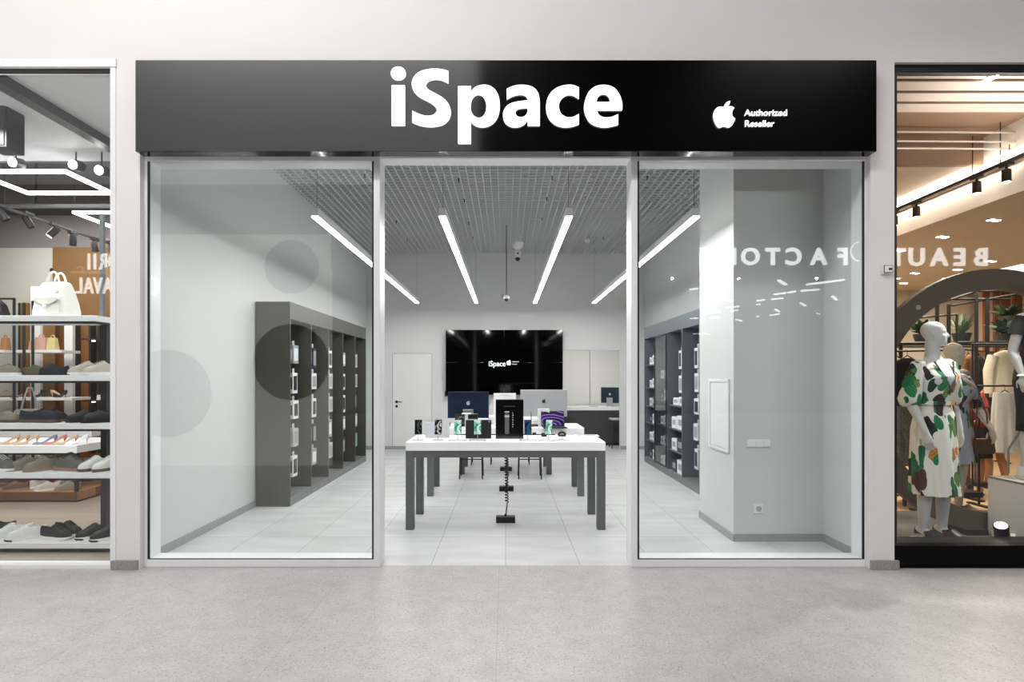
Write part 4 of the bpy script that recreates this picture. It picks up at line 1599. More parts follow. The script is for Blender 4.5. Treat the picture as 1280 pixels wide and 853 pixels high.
# rectangular light frames, beam, speaker, track, floodlights
fr_e = emat('white_light_profile', (1, 1, 1, 1), 9.0)
for (xa, xb, ya, yb, z, lab) in ((-6.24, -5.12, 6.24, 7.0, 3.9, 'rectangular white light frame hung nearest the shoe shop window'),
                                 (-6.3, -5.2, 7.79, 8.6, 3.9, 'rectangular white light frame hung deeper in the shoe shop')):
    t = thing('pendant_light', lab, 'ceiling light', (xa, ya, z), 0, 'light frames in the shoe shop')
    w, d = xb - xa, yb - ya
    k = 0.032
    for r in ((0, w, 0, k), (0, w, d - k, d), (0, k, k, d - k), (w - k, w, k, d - k)):
        obj('light_bar', MB().box(r[0], r[1], r[2], r[3], 0, 0.04), fr_e, t)
    for (hx_, hy_) in ((0.02, 0.02), (w - 0.02, d - 0.02)):
        obj('hanging_wire', MB().cyl((hx_, hy_, 0.04), (hx_, hy_, 0.7), 0.003, seg=6), dark_metal, t)
t = thing('ceiling_rail', 'long dark rail crossing the grey ceiling of the shoe shop', 'rail', (-4.32, 4.46, 4.0))
obj('rail_profile', MB().box(-0.05, 0.05, 0, 1.9, 0.02, 0.1), dark_metal, t)
obj('rail_cover', MB().box(-0.06, 0.06, 0, 1.9, 0.0, 0.02), mat('charcoal_rail', rgb(50, 50, 52), 0.4), t)
x, y, z = W(4, 158, 5.1)
t = thing('ceiling_speaker', 'black speaker box hung below the ceiling at the edge of the shoe shop window', 'speaker', (x - 0.08, 5.1, 0))
obj('cabinet', MB().box(-0.1, 0.11, 0, 0.2, z - 0.2, z + 0.23, 0.01), black_plastic, t)
obj('front_grille', MB().box(-0.08, 0.09, -0.008, 0, z - 0.18, z + 0.2, 0.003), dark_metal, t)
obj('bracket', MB().cyl((0, 0.1, z + 0.23), (0, 0.1, 4.1), 0.012), dark_metal, t)
fl_e = emat('floodlight_lens', (1, 1, 1, 1), 22.0)
for px, py, lab in ((16, 203, 'round ceiling floodlight nearest the speaker box'), (91.5, 206, 'round ceiling floodlight above the corner of the near light frame'), (124, 213, 'round ceiling floodlight nearest the white pillar')):
    x, y, z = W(px, py, 6.1)
    t = thing('ceiling_floodlight', lab, 'spotlight', (x, 6.1, z), 0, 'floodlights at the ceiling edge')
    M_ = Matrix.Rotation(math.radians(78), 4, 'X')
    obj('lamp_housing', MB().lathe([(0, -0.005), (0.055, -0.005), (0.06, 0.0), (0.06, 0.11), (0, 0.12)]).xf(Matrix.Rotation(math.radians(-78), 4, 'X')), dark_metal, t, True)
    obj('lens', MB().lathe([(0, -0.012), (0.05, -0.008), (0.05, -0.004), (0, -0.004)]).xf(Matrix.Rotation(math.radians(-78), 4, 'X')), fl_e, t)
    obj('bracket', MB().cyl((0, 0.04, 0.0), (0, 0.04, max(4.1 - z, 0.06)), 0.008, seg=8), dark_metal, t)
trk = thing('lighting_track', 'dark lighting track running into the shoe shop', 'track', (-6.55, 6.7, 3.72))
obj('track_bar', MB().box(-0.02, 0.02, 0, 3.3, 0, 0.03), mat('track_grey', rgb(96, 94, 95), 0.45), trk)
obj('track_bar', MB().box(-0.02, 1.6, 3.27, 3.3, 0, 0.03), mat('track_grey', rgb(96, 94, 95), 0.45), trk)
for q in (0.3, 2.8):
    obj('hanging_rod', MB().cyl((0, q, 0.03), (0, q, 0.88), 0.006, seg=8), dark_metal, trk)
spot_h = mat('grey_spot_housing', rgb(84, 82, 84), 0.45)
sp_e = emat('spot_lens_warm', (1, 0.97, 0.92, 1), 12)
for px, py, Y, tilt, lab in ((2, 268, 6.95, -30, 'grey track spotlight at the window edge of the shoe shop'), (35, 277, 7.35, -22, 'grey track spotlight above the white bag, tilted away'),
                             (67, 290, 7.75, 32, 'grey track spotlight above the white bag with its lens glowing'), (91, 300, 8.35, 10, 'grey track spotlight against the brown wall'),
                             (118, 308, 9.0, 0, 'grey track spotlight above the mirrored capitals'), (139, 309, 9.4, 8, 'grey track spotlight at the pillar edge')):
    Y = -6.55 * F / (px - VX)
    x, y, z = W(px, py, Y)
    t = thing('track_spotlight', lab, 'spotlight', (x, Y, z), 0, 'track spotlights in the shoe shop')
    R_ = Matrix.Rotation(math.radians(tilt), 4, 'Y') @ Matrix.Rotation(math.radians(-18 if tilt > 20 else 15), 4, 'X')
    obj('lamp_housing', MB().lathe([(0, -0.085), (0.044, -0.085), (0.046, -0.08), (0.046, 0.07), (0.04, 0.08), (0, 0.08)], seg=20).xf(R_), spot_h, t, True)
    obj('lens', MB().lathe([(0, -0.089), (0.038, -0.089), (0.038, -0.084), (0, -0.084)], seg=18).xf(R_), sp_e if tilt > 20 else black_plastic, t)
    obj('yoke', MB().tube([(0, 0, 0.03), (-0.0, 0.0, 0.12), (0, 0, max(3.72 - z, 0.13) - .005)], 0.008, 8), spot_h, t)
    obj('track_adapter', MB().box(-0.03, 0.03, -0.07, 0.07, max(3.72 - z, 0.13) - 0.042, max(3.72 - z, 0.13) - 0.001), spot_h, t)
t = thing('service_pipe', 'grey horizontal pipe below the dark ceiling of the shoe shop', 'pipe', (-8.8, 7.3, 3.85))
obj('pipe_run', MB().tube([(0, 0, 0), (5.4, 0, 0)], 0.03, 10), mat('pipe_grey', rgb(150, 150, 152), 0.5), t, True)
obj('pipe_hanger', MB().box(2.4, 2.42, -0.01, 0.01, 0.03, 0.75), dark_metal, t)

# ---------------------------------------------------------------- shoes


def shoe_mesh(kind, L=0.28):
    """upper, sole, laces, heel of one shoe; toe towards +x"""
    if kind == 'pump':
        w = [(0, .012), (.05, .026), (.2, .029), (.4, .024), (.6, .032), (.78, .039), (.9, .028), (.97, .014), (1, .004)]
        h = [(0, .05), (.1, .056), (.3, .042), (.5, .026), (.65, .026), (.8, .034), (.92, .026), (1, .008)]
        dip = [(0, 0), (.05, .03), (.15, .045), (.4, .03), (.6, .015), (.72, .0), (1, 0)]
        z0 = [(0, .088), (.15, .084), (.3, .062), (.45, .034), (.6, .012), (.72, .004), (1, .004)]
    elif kind == 'loafer':
        w = [(0, .015), (.04, .028), (.15, .035), (.35, .036), (.55, .040), (.72, .047), (.86, .044), (.95, .032), (1, .012)]
        h = [(0, .068), (.08, .076), (.3, .068), (.46, .084), (.58, .08), (.75, .06), (.9, .05), (1, .024)]
        dip = [(0, 0), (.06, .02), (.14, .045), (.38, .04), (.5, .012), (.56, 0), (1, 0)]
        z0 = [(0, .018), (1, .018)]
    else:
        w = [(0, .015), (.03, .027), (.12, .034), (.32, .035), (.5, .038), (.68, .046), (.82, .047), (.93, .036), (.98, .022), (1, .01)]
        h = [(0, .085), (.06, .098), (.2, .086), (.33, .092), (.44, .112), (.56, .1), (.75, .066), (.9, .052), (1, .024)]
        dip = [(0, 0), (.05, .015), (.11, .05), (.30, .055), (.40, .03), (.47, 0), (1, 0)]
        z0 = [(0, .024), (1, .02)]
    n = 22
    K = 18
    up = MB()
    rings = []
    for i in range(n + 1):
        t = i / n
        x = (t - 0.5) * L
        ww, hh_, dd, zz = interp(w, t), interp(h, t), interp(dip, t), interp(z0, t)
        ring = []
        for k in range(K + 1):
            a = PI * k / K
            c = math.cos(a)
            y = ww * (abs(c) ** 0.75) * (1 if c > 0 else -1)
            z = zz + hh_ * (max(math.sin(a), 0) ** 0.55)
            u = max(0.0, min(1.0, (0.72 - abs(c)) / 0.22))
            z -= dd * u * u * (3 - 2 * u)
            ring.append((x, y, z))
        rings.append(ring)
    up.loft(rings)
    so = MB()
    rings = []
    for i in range(n + 1):
        t = i / n
        x = (t - 0.5) * (L + 0.008)
        ww = interp(w, t) + (0.002 if kind == 'pump' else 0.004)
        zt = interp(z0, t) + (0.001 if kind == 'pump' else 0.004)
        zb = interp(z0, t) - 0.004 if kind == 'pump' else 0.0
        if kind == 'sneaker' or kind == 'runner':
            zb += max(0, t - 0.82) * 0.045
            zt += max(0, 0.25 - t) * 0.03
        rings.append([(x, ww, zt), (x, ww, zb), (x, 0, zb), (x, -ww, zb), (x, -ww, zt)])
    so.loft(rings)
    parts = {'upper': up, 'sole': so}
    if kind == 'pump':
        hm = MB()
        hx = -L / 2 + 0.022
        hm.tube([(hx - 0.006, 0, 0.088), (hx + 0.004, 0, 0.05), (hx + 0.002, 0, 0.0)], [0.022, 0.008, 0.005], 10)
        parts['heel'] = hm
    elif kind in ('sneaker', 'runner'):
        lm = MB()
        for t in (.53, .585, .64, .695):
            hh_ = interp(h, t) + interp(z0, t)
            ww = interp(w, t)
            x = (t - .5) * L
            lm.tube([(x, -ww * .62, hh_ * .93), (x + .003, -ww * .3, hh_ + .003), (x + .003, ww * .3, hh_ + .003), (x, ww * .62, hh_ * .93)], .0032, 6)
        parts['laces'] = lm
        if kind == 'runner':
            pm = MB()
            rings = []
            for i in range(9):
                t = 0.80 + 0.2 * i / 8
                x = (t - .5) * (L + .01)
                ww = interp(w, t) + .0055
                zb = max(0, t - 0.82) * .045
                rings.append([(x, ww, zb + .012), (x, ww, zb), (x, -ww, zb), (x, -ww, zb + .012)])
            pm.loft(rings)
            parts['toe_guard'] = pm
    else:
        lm = MB()
        hh_ = interp(h, .6) + .018
        lm.tube([(.1 * L, -.034, hh_ * .86), (.1 * L, 0, hh_ + .003), (.1 * L, .034, hh_ * .86)], .005, 8)
        parts['strap'] = lm
    return parts


SHOES = {}
used_sh = set()


def shoe(kind, name, loc, rz, lab, mats, group, s=1.0):
    if kind not in SHOES:
        loc = (loc[0], loc[1], loc[2] + 0.001)
        t = thing(name, lab, 'shoe', loc, rz, group)
        for pn, mb in shoe_mesh(kind).items():
            obj(pn, mb, white_plastic, t, True, 60)
        SHOES[kind] = t
        r = t
    else:
        r = dup(SHOES[kind], (loc[0], loc[1], loc[2] + 0.001), rz, lab, group)
        r.name = name
    remat(r, mats)
    r.scale = (s, s, s)
    return r


def leather(name, c, r=0.55):
    return mat(name, c, r, var=0.04, vs=30, bump=0.1)


sh_white = leather('white_shoe_leather', rgb(226, 226, 224))
sh_black = leather('black_shoe_leather', rgb(14, 14, 16))
sh_navy = leather('navy_suede', rgb(34, 37, 48), 0.8)
sh_grey = leather('grey_green_suede', rgb(104, 104, 98), 0.8)
sh_taupe = leather('taupe_suede', rgb(136, 128, 112), 0.8)
sh_beige = leather('beige_suede', rgb(188, 180, 168), 0.75)
sh_olive = leather('olive_suede', rgb(92, 90, 66), 0.8)
sh_brown = leather('brown_leather', rgb(96, 72, 52), 0.6)
sh_nude = leather('nude_patent', rgb(198, 166, 138), 0.35)
sh_pink = leather('rose_suede', rgb(186, 120, 112), 0.6)
sh_blue = leather('denim_blue_suede', rgb(112, 128, 156), 0.6)
sl_white = mat('white_rubber', rgb(228, 228, 226), 0.5)
sl_black = mat('black_rubber', rgb(20, 20, 21), 0.6)
sl_gum = mat('gum_rubber', rgb(150, 120, 104), 0.6)
sl_brown = mat('brown_rubber', rgb(92, 74, 60), 0.6)
lace_w = mat('white_laces', rgb(214, 214, 212), 0.8)
lace_d = mat('dark_laces', rgb(44, 44, 46), 0.8)
lace_g = mat('grey_laces', rgb(120, 116, 108), 0.8)

# ---------------------------------------------------------------- display shelf in the window
t = thing('display_shelving', 'tall window shelving of five white boards on dark posts, holding shoes', 'shelves', (-5.4, 4.62, 0))
XE = -3.40 + 5.4
SH_Z = [2.05, 1.535, 1.118, 0.694, 0.088]
for i, z in enumerate(SH_Z):
    xe = (W(121, 0, 4.62)[0] + 5.4) if i == 0 else XE
    obj('shelf_board', MB().box(-1.2, xe, 0, 0.38, z - 0.05, z, 0.003), shelf_white, t)
    obj('shelf_rail', MB().box(-1.2, xe - 0.02, 0.015, 0.04, z - 0.068, z - 0.05).box(xe - 0.05, xe - 0.02, 0.04, 0.36, z - 0.068, z - 0.05), dark_metal, t)
px_ = W(132.5, 0, 4.98)[0] + 5.4
obj('post', MB().box(px_ - 0.028, px_ + 0.028, 0.33, 0.38, 0.0, 2.0), dark_metal, t)
px2 = W(129.5, 0, 4.95)[0] + 5.4
obj('post', MB().box(px2 - 0.016, px2 + 0.016, 0.3, 0.332, 2.05, 3.02), mat('grey_steel_post', rgb(104, 108, 110), 0.4), t)
obj('post', MB().box(-0.95, -0.91, 0.34, 0.38, 0.0, 2.9), dark_metal, t)
x, y, z = W(108, 696, 4.75)
obj('shelf_foot', MB().box(x + 5.4 - 0.02, x + 5.4 + 0.02, 0.1, 0.14, 0.0, 0.02), dark_metal, t)


def on_shelf(i, px, dy=0.17):
    Y = 4.62 + dy
    return ((px - VX) / F * Y, Y, SH_Z[i] + 0.0)


WS = 'shoes on the window shelving'
# bottom board
mw = {'upper': sh_white, 'sole': sl_white, 'laces': lace_w, 'toe_guard': sl_black}
mk = {'upper': sh_black, 'sole': sl_white, 'laces': lace_d, 'toe_guard': sl_white}
mkk = {'upper': sh_black, 'sole': sl_white, 'laces': lace_d, 'toe_guard': sl_black}
D = math.radians
shoe('runner', 'sneaker', on_shelf(4, 16, .18), D(212), 'white running shoe on the bottom board, its dark toe nearest the frame edge', mw, WS)
shoe('runner', 'sneaker', on_shelf(4, 33, 0.12), D(214), 'white running shoe on the bottom board beside the black pair', mw, WS)
shoe('runner', 'sneaker', on_shelf(4, 70, 0.12), D(-8), 'black running shoe with full white sole, in front of its twin', mk, WS, 1.02)
shoe('runner', 'sneaker', on_shelf(4, 85, 0.24), D(-14), 'black running shoe with white sole, behind its twin', mk, WS)
shoe('runner', 'sneaker', on_shelf(4, 119, 0.17), D(222), 'black running shoe on the bottom board near the post', mkk, WS)
shoe('runner', 'sneaker', on_shelf(4, 137, 0.12), D(222), 'black running shoe on the bottom board at the pillar edge', mkk, WS)
shoe('runner', 'sneaker', on_shelf(4, -5, 0.27), D(205), 'dark running shoe barely showing at the frame edge', mkk, WS)
# fourth board
mg = {'upper': sh_grey, 'sole': sl_gum, 'laces': lace_g}
mg2 = {'upper': sh_grey, 'sole': sl_white, 'laces': lace_w}
mt_ = {'upper': sh_taupe, 'sole': sl_gum, 'laces': lace_g}
mwb = {'upper': sh_white, 'sole': sl_brown, 'laces': lace_w}
shoe('sneaker', 'sneaker', on_shelf(3, 1, 0.10), D(-10), 'dark grey sneaker with white sole and white laces', mg2, WS, 1.08)
shoe('sneaker', 'sneaker', on_shelf(3, 35, 0.17), D(228), 'taupe suede sneaker on a gum sole, first of its pair from the grey one', mt_, WS)
shoe('sneaker', 'sneaker', on_shelf(3, 55, 0.12), D(228), 'taupe suede sneaker on a gum sole, beside the wide grey green shoe', mt_, WS)
shoe('sneaker', 'sneaker', on_shelf(3, 88, 0.12), D(-6), 'grey green suede sneaker in side view on the fourth board', mg, WS, 1.06)
shoe('sneaker', 'sneaker', on_shelf(3, 87, 0.28), D(-12), 'grey green suede sneaker behind its twin on the fourth board', mg, WS, 1.06)
shoe('sneaker', 'sneaker', on_shelf(3, 121, 0.15), D(240), 'white sneaker on a brown sole in front of the post', mwb, WS)
shoe('sneaker', 'sneaker', on_shelf(3, 138, 0.14), D(240), 'white sneaker on a brown sole cut off by the pillar', mwb, WS)
# third board
ml = {'upper': sh_taupe, 'sole': sl_brown, 'strap': sh_taupe}
mb_ = {'upper': sh_navy, 'sole': sl_brown, 'strap': sh_black}
mbl = {'upper': sh_black, 'sole': sl_black, 'strap': sh_black}
shoe('loafer', 'loafer', on_shelf(2, 5, 0.14), D(-4), 'taupe slip-on shoe on the third board at the frame edge', ml, WS, 1.05)
shoe('loafer', 'loafer', on_shelf(2, 50, 0.12), D(-4), 'dark navy slip-on shoe with a thick tan sole in front of the white sling bag', mb_, WS, 1.25)
shoe('loafer', 'loafer', on_shelf(2, 64, 0.26), D(-8), 'dark navy slip-on shoe behind its twin', mb_, WS, 1.1)
shoe('loafer', 'loafer', on_shelf(2, 109, 0.18), D(220), 'black chunky shoe on the third board, first of the pair', mbl, WS, 1.05)
shoe('loafer', 'loafer', on_shelf(2, 129, 0.12), D(215), 'black chunky shoe on the third board nearest the pillar', mbl, WS, 1.1)
# second board
mo = {'upper': sh_olive, 'sole': sl_brown, 'strap': sh_olive}
mn = {'upper': sh_navy, 'sole': sl_black, 'strap': sh_navy}
mbe = {'upper': sh_beige, 'sole': sl_white, 'laces': lace_g}
mtl = {'upper': sh_taupe, 'sole': sl_white, 'strap': sh_taupe}
shoe('loafer', 'loafer', on_shelf(1, 8, 0.14), D(-12), 'taupe flat shoe with pale sole on the second board', mtl, WS)
shoe('loafer', 'loafer', on_shelf(1, 47, 0.22), D(190), 'olive flat shoe on the second board beside the navy one', mo, WS, .95)
shoe('loafer', 'loafer', on_shelf(1, 68, 0.14), D(170), 'navy flat shoe on the second board beside the olive one', mn, WS, 1.0)
shoe('sneaker', 'sneaker', on_shelf(1, 110, 0.15), D(225), 'pale beige lace-up shoe on the second board, first of the pair', mbe, WS)
shoe('sneaker', 'sneaker', on_shelf(1, 129, 0.11), D(228), 'pale beige lace-up shoe on the second board nearest the pillar', mbe, WS)

# white backpack on the top board
x, y, z = on_shelf(0, 71, 0.16)
bagm = leather('off_white_bag_leather', rgb(232, 230, 222), 0.5)
bag = thing('backpack', 'off-white structured leather backpack standing on the top board', 'bag', (x, y, z + 0.001), D(-12))


def rrect(w, d, z, n=5, r=0.3, cx=0, cy=0):
    out = []
    r = min(w, d) * r
    for (sx, sy, a0) in ((1, 1, 0), (-1, 1, 90), (-1, -1, 180), (1, -1, 270)):
        for k in range(n + 1):
            a = math.radians(a0 + 90 * k / n)
            out.append((cx + sx * (w - r) + r * math.cos(a), cy + sy * (d - r) + r * math.sin(a), z))
    return out


prof = [(0.175, 0.075, 0.0), (0.182, 0.085, 0.01), (0.18, 0.085, 0.05), (0.165, 0.078, 0.13), (0.148, 0.066, 0.2), (0.128, 0.052, 0.27), (0.118, 0.04, 0.30), (0.105, 0.03, 0.31)]
obj('bag_body', MB().loft([rrect(a, b, c) for a, b, c in prof]), bagm, bag, True, 50)
fl = []
for k in range(13):
    u = -1 + 2 * k / 12
    fl.append((u * 0.135, 0.10 + 0.045 * abs(u) ** 1.6))
pk = MB()
obj('front_pocket', MB().loft([[(-0.135, -0.078, 0.025), (0.135, -0.078, 0.025), (0.128, -0.072, 0.16), (-0.128, -0.072, 0.16)], [(-0.135, -0.096, 0.025), (0.135, -0.096, 0.025), (0.126, -0.086, 0.155), (-0.126, -0.086, 0.155)]]), bagm, bag, False)
fp = [(-0.126, 0.165)] + [(a, b) for a, b in fl] + [(0.126, 0.165)]
obj('pocket_flap', MB().prism(fp, -0.098, -0.086, 'y'), bagm, bag)
obj('flap_edge', MB().tube([(a, -0.098, b - 0.002) for a, b in fl], 0.0035, 6), mat('grey_bag_edge', rgb(150, 148, 144), 0.5), bag, True)
obj('clasp', MB().box(-0.02, 0.02, -0.112, -0.097, 0.082, 0.122, 0.006), mat('pale_clasp', rgb(244, 244, 242), 0.3), bag)
for yy in (-0.03, 0.03):
    pts = [(0.065 * math.cos(a), yy, 0.285 + 0.115 * math.sin(a)) for a in [PI * k / 16 for k in range(17)]]
    obj('handle', MB().tube(pts, 0.009, 8), bagm, bag, True)
obj('tag_charm', MB().tube([(0.12, -0.06, 0.28), (0.115, -0.075, 0.24)], 0.004, 6).ball((0.11, -0.085, 0.22), 0.026, 0.012, 0.03), mat('pale_clasp', rgb(244, 244, 242), 0.3), bag, True)

# white sling bag behind the navy shoe
x, y, z = on_shelf(2, 36, 0.31)
t = thing('sling_bag', 'small white bag with a tall strap behind the dark navy shoe', 'bag', (x, y, z + .001), 0)
obj('bag_body', MB().loft([rrect(0.11, 0.035, 0.0), rrect(0.12, 0.04, 0.03), rrect(0.11, 0.035, 0.09), rrect(0.09, 0.03, 0.105)]), bagm, t, True, 50)
obj('strap', MB().tube([(-0.07, 0, 0.10), (-0.045, 0, 0.2), (-0.01, 0, 0.30), (0.03, 0, 0.30), (0.06, 0, 0.2), (0.08, 0, 0.1)], 0.009, 8, ell=0.4), bagm, t, True)
# clutch of dark leather at the frame edge on the top board
x, y, z = on_shelf(0, 1, 0.2)
t = thing('handbag', 'black leather bag slumped on the top board at the frame edge', 'bag', (x - 0.05, y, z + .001), 0)
obj('bag_body', MB().loft([rrect(0.10, 0.05, 0), rrect(0.1, 0.05, 0.04), rrect(0.075, 0.04, 0.12), rrect(0.04, 0.02, 0.165)]), sh_black, t, True, 60)
obj('handle', MB().tube([(-0.03, 0, 0.15), (-0.02, 0, 0.22), (0.02, 0, 0.22), (0.03, 0, 0.15)], 0.006, 8), sh_black, t, True)

# ---------------------------------------------------------------- white tables with court shoes, and the low wooden stage
RX = -5.2
t = thing('display_stand', 'white table board with a wooden bottom stage, court shoes on top', 'display stand', (RX, 6.5, 0))
obj('table_board', MB().box(-3.6, 0, 0, 0.9, 0.595, 0.69, 0.004), shelf_white, t)
obj('stage', MB().box(-3.6, 0, 0, 0.9, 0.02, 0.125, 0.004), planks('stage_wood', rgb(170, 118, 76), rgb(176, 124, 82), rgb(110, 74, 46), 0.3, 2.5), t)
obj('stage_plinth', MB().box(-3.58, -0.02, 0.02, 0.88, 0, 0.02), dark_metal, t)
for a, b in ((-0.035, 0.0), (-0.035, 0.865), (-1.8, 0.0)):
    obj('post', MB().box(a, a + 0.035, b, b + 0.035, 0.125, 0.595), dark_metal, t)
obj('board_rail', MB().box(-3.6, 0, 0.01, 0.03, 0.575, 0.595), dark_metal, t)
CS = 'court shoes on the white table'
for px, mm, cn, rz in ((9, sh_nude, 'tan court shoe at the frame edge of the white table', 212), (21, sh_nude, 'tan court shoe between two other tan ones on the white table', 212),
                       (33, sh_nude, 'tan court shoe beside the empty gap on the white table', 214), (56, sh_blue, 'denim blue court shoe on the white table', 210),
                       (68, sh_pink, 'rose court shoe on the white table beside the blue one', 210), (82, sh_nude, 'nude slingback court shoe on the white table', 216),
                       (96, sh_white, 'white court shoe at the corner of the white table', 222)):
    Y = 6.62
    shoe('pump', 'court_shoe', ((px - VX) / F * Y, Y, 0.69), D(rz), cn, {'upper': mm, 'sole': sh_nude if mm is not sh_white else sh_white, 'heel': mm}, CS, 0.86)
for px, py0, mm, cn, kind in ((4, 0, sh_brown, 'brown shoe on the wooden stage at the frame edge', 'loafer'), (20, 0, sh_brown, 'brown ankle shoe on the wooden stage beside the pale pair', 'sneaker'),
                         (42, 0, sh_beige, 'pale grey sneaker on the wooden stage, first of the pair', 'sneaker'), (59, 0, sh_beige, 'pale grey sneaker on the wooden stage beside the brown pair', 'sneaker'),
                         (75, 0, sh_taupe, 'taupe shoe on the wooden stage, first of the small pair', 'sneaker'), (85, 0, sh_taupe, 'taupe shoe on the wooden stage at the corner post', 'sneaker'), (112, 1, sh_black, 'dark shoe lying at the back of the wooden stage', 'loafer')):
    Y = (6.72 if px in (4, 42, 75) else 6.60) if not py0 else 7.1
    Xs = (px - VX) / F * Y
    Xs = min(Xs, RX - 0.12)
    shoe(kind, 'shoe', (Xs, Y, 0.125), D(215), cn, {'upper': mm, 'sole': sl_gum if mm is not sh_beige else sl_white, 'laces': lace_g, 'strap': mm}, 'shoes on the wooden stage', 0.9)
for px, Y, lab in ((32, 7.05, 'small orange shoe box at the back of the wooden stage, beside the pale pair'), (75, 7.15, 'small orange shoe box behind the taupe pair'), (108, 7.2, 'small orange shoe box near the rear post of the wooden stage')):
    Xs = min((px - VX) / F * Y, RX - 0.2)
    t = thing('shoe_box', lab, 'box', (Xs, Y, 0.126), 0, 'orange shoe boxes')
    obj('box_body', MB().box(-0.12, 0.12, -0.08, 0.08, 0, 0.09), mat('orange_card', rgb(196, 88, 52), 0.6), t)
    obj('box_lid', MB().box(-0.125, 0.125, -0.085, 0.085, 0.09, 0.115), mat('orange_card', rgb(196, 88, 52), 0.6), t)
t = thing('display_stand', 'second white table behind the court shoes, against the orange brown veneer', 'display stand', (-5.0, 7.7, 0))
obj('table_board', MB().box(-2.6, -0.95, 0, 0.7, 0.66, 0.76, 0.004), shelf_white, t)
obj('table_board', MB().box(-0.9, 0.25, 0.3, 0.9, 0.66, 0.76, 0.004), shelf_white, t)
for q in (-2.5, -1.0, -0.85, 0.2):
    obj('post', MB().box(q, q + 0.04, 0.3, 0.34, 0, 0.66), dark_metal, t)
for px, cn in ((113, 'dark flat shoe on the second white table'), (122, 'dark flat shoe on the second white table, nearest the pillar')):
    Y = 8.1
    shoe('loafer', 'loafer', ((px - VX) / F * Y, Y, 0.76), D(180), cn, mbl, 'flat shoes on the second table', 0.9)

# ---------------------------------------------------------------- wall shelves at the back of the shoe shop
t = thing('wall_shelving', 'back wall shelving with white uprights and thin boards for bags and shoes', 'shelves', (0, 9.5, 0))
for pa, pb, zt in ((13, 26, 3.2), (57, 68, 2.62)):
    xa, xb = (pa - VX) / F * 9.5, (pb - VX) / F * 9.5
    obj('upright', MB().box(xa, xb, 0.40, 0.46, 0, zt), white_plastic, t)
for pa, pb, py in ((24, 84, 438), (-20, 97, 497), (-20, 12, 438)):
    xa, _, zz = W(pa, py, 9.5)
    xb = (pb - VX) / F * 9.5
    obj('shelf_board', MB().box(xa, xb, -0.12, 0.3, zz - 0.05, zz, 0.003), shelf_white, t)
for px, pt in ((14, 372), (37.5, 376), (26.5, 378)):
    xa, _, zz = W(px, pt, 9.3)
    obj('post', MB().box(xa - 0.015, xa + 0.015, -0.16, -0.13, 0, zz), dark_metal, t)
xa, _, zz = W(0, 372, 9.3)
xb = W(14, 0, 9.3)[0]
obj('top_bar', MB().box(xa - 0.5, xb, -0.16, -0.13, zz - 0.03, zz), dark_metal, t)
xa = W(37.5, 0, 9.3)[0]
zz = W(0, 376, 9.3)[2]
obj('top_bar', MB().box(xa, xa + 0.25, -0.16, -0.13, zz - 0.03, zz), dark_metal, t)
t = thing('brown_panel', 'upright brown board behind the white upright and the bag', 'panel', (W(40, 0, 9.95)[0], 9.95, 0))
obj('board', MB().box(-0.22, 0.42, 0, 0.03, 0.2, W(0, 379, 9.95)[2], 0.003), oak_brown, t)
obj('board_frame', MB().box(-0.25, -0.22, -0.01, 0.03, 0.2, W(0, 379, 9.95)[2]), dark_metal, t)


def small_bag(px, py, w, h, m, lab):
    x, y, z = W(px, py, 9.55)
    t = thing('handbag', lab, 'bag', (x, 9.55, z), 0, 'bags on the back shelf')
    obj('bag_body', MB().loft([rrect(w, 0.06, 0.0), rrect(w * 1.04, 0.065, 0.03), rrect(w * .9, 0.05, h * .7), rrect(w * .8, 0.04, h)]), m, t, True, 60)
    pts = [(w * .45 * math.cos(a), 0, h + h * 0.22 * math.sin(a)) for a in [PI * k / 10 for k in range(11)]]
    obj('handle', MB().tube(pts, 0.008, 6), m, t, True)
    return t


small_bag(42, 438, 0.05, 0.17, leather('rose_bag', rgb(200, 160, 146)), 'narrow rose bag on the back shelf beside the upright post')
small_bag(52, 438, 0.10, 0.23, leather('rose_bag', rgb(200, 160, 146)), 'rose pink bag on the back shelf')
small_bag(66, 438, 0.075, 0.22, leather('straw_bag', rgb(204, 186, 128)), 'straw yellow bag on the back shelf')
small_bag(34, 438, 0.03, 0.08, leather('olive_bag', rgb(96, 84, 48)), 'tiny olive pouch on the back shelf')
small_bag(7, 438, 0.05, 0.22, leather('tan_bag', rgb(176, 124, 84)), 'tan bag on the back shelf at the frame edge')
for px, mm, kind, rz, lab in ((30, sh_pink, 'pump', 200, 'rose flat on the long back shelf'), (44, sh_black, 'pump', 170, 'black sandal with raised straps on the long back shelf'),
                              (58, sh_black, 'pump', 20, 'black heeled shoe on the long back shelf'), (71, sh_nude, 'pump', 25, 'nude heeled shoe on the long back shelf beside the black one'),
                              (80, sh_navy, 'pump', 160, 'navy pointed flat at the end of the long back shelf'), (3, sh_taupe, 'sneaker', 180, 'taupe shoe on the long back shelf at the frame edge')):
    x, y, z = W(px, 497, 9.5)
    shoe(kind, 'shoe', (x, 9.44 if px in (30, 60, 80) else 9.58, z), D(rz), lab, {'upper': mm, 'sole': sl_brown, 'heel': mm, 'laces': lace_g}, 'shoes on the long back shelf', 1.0)

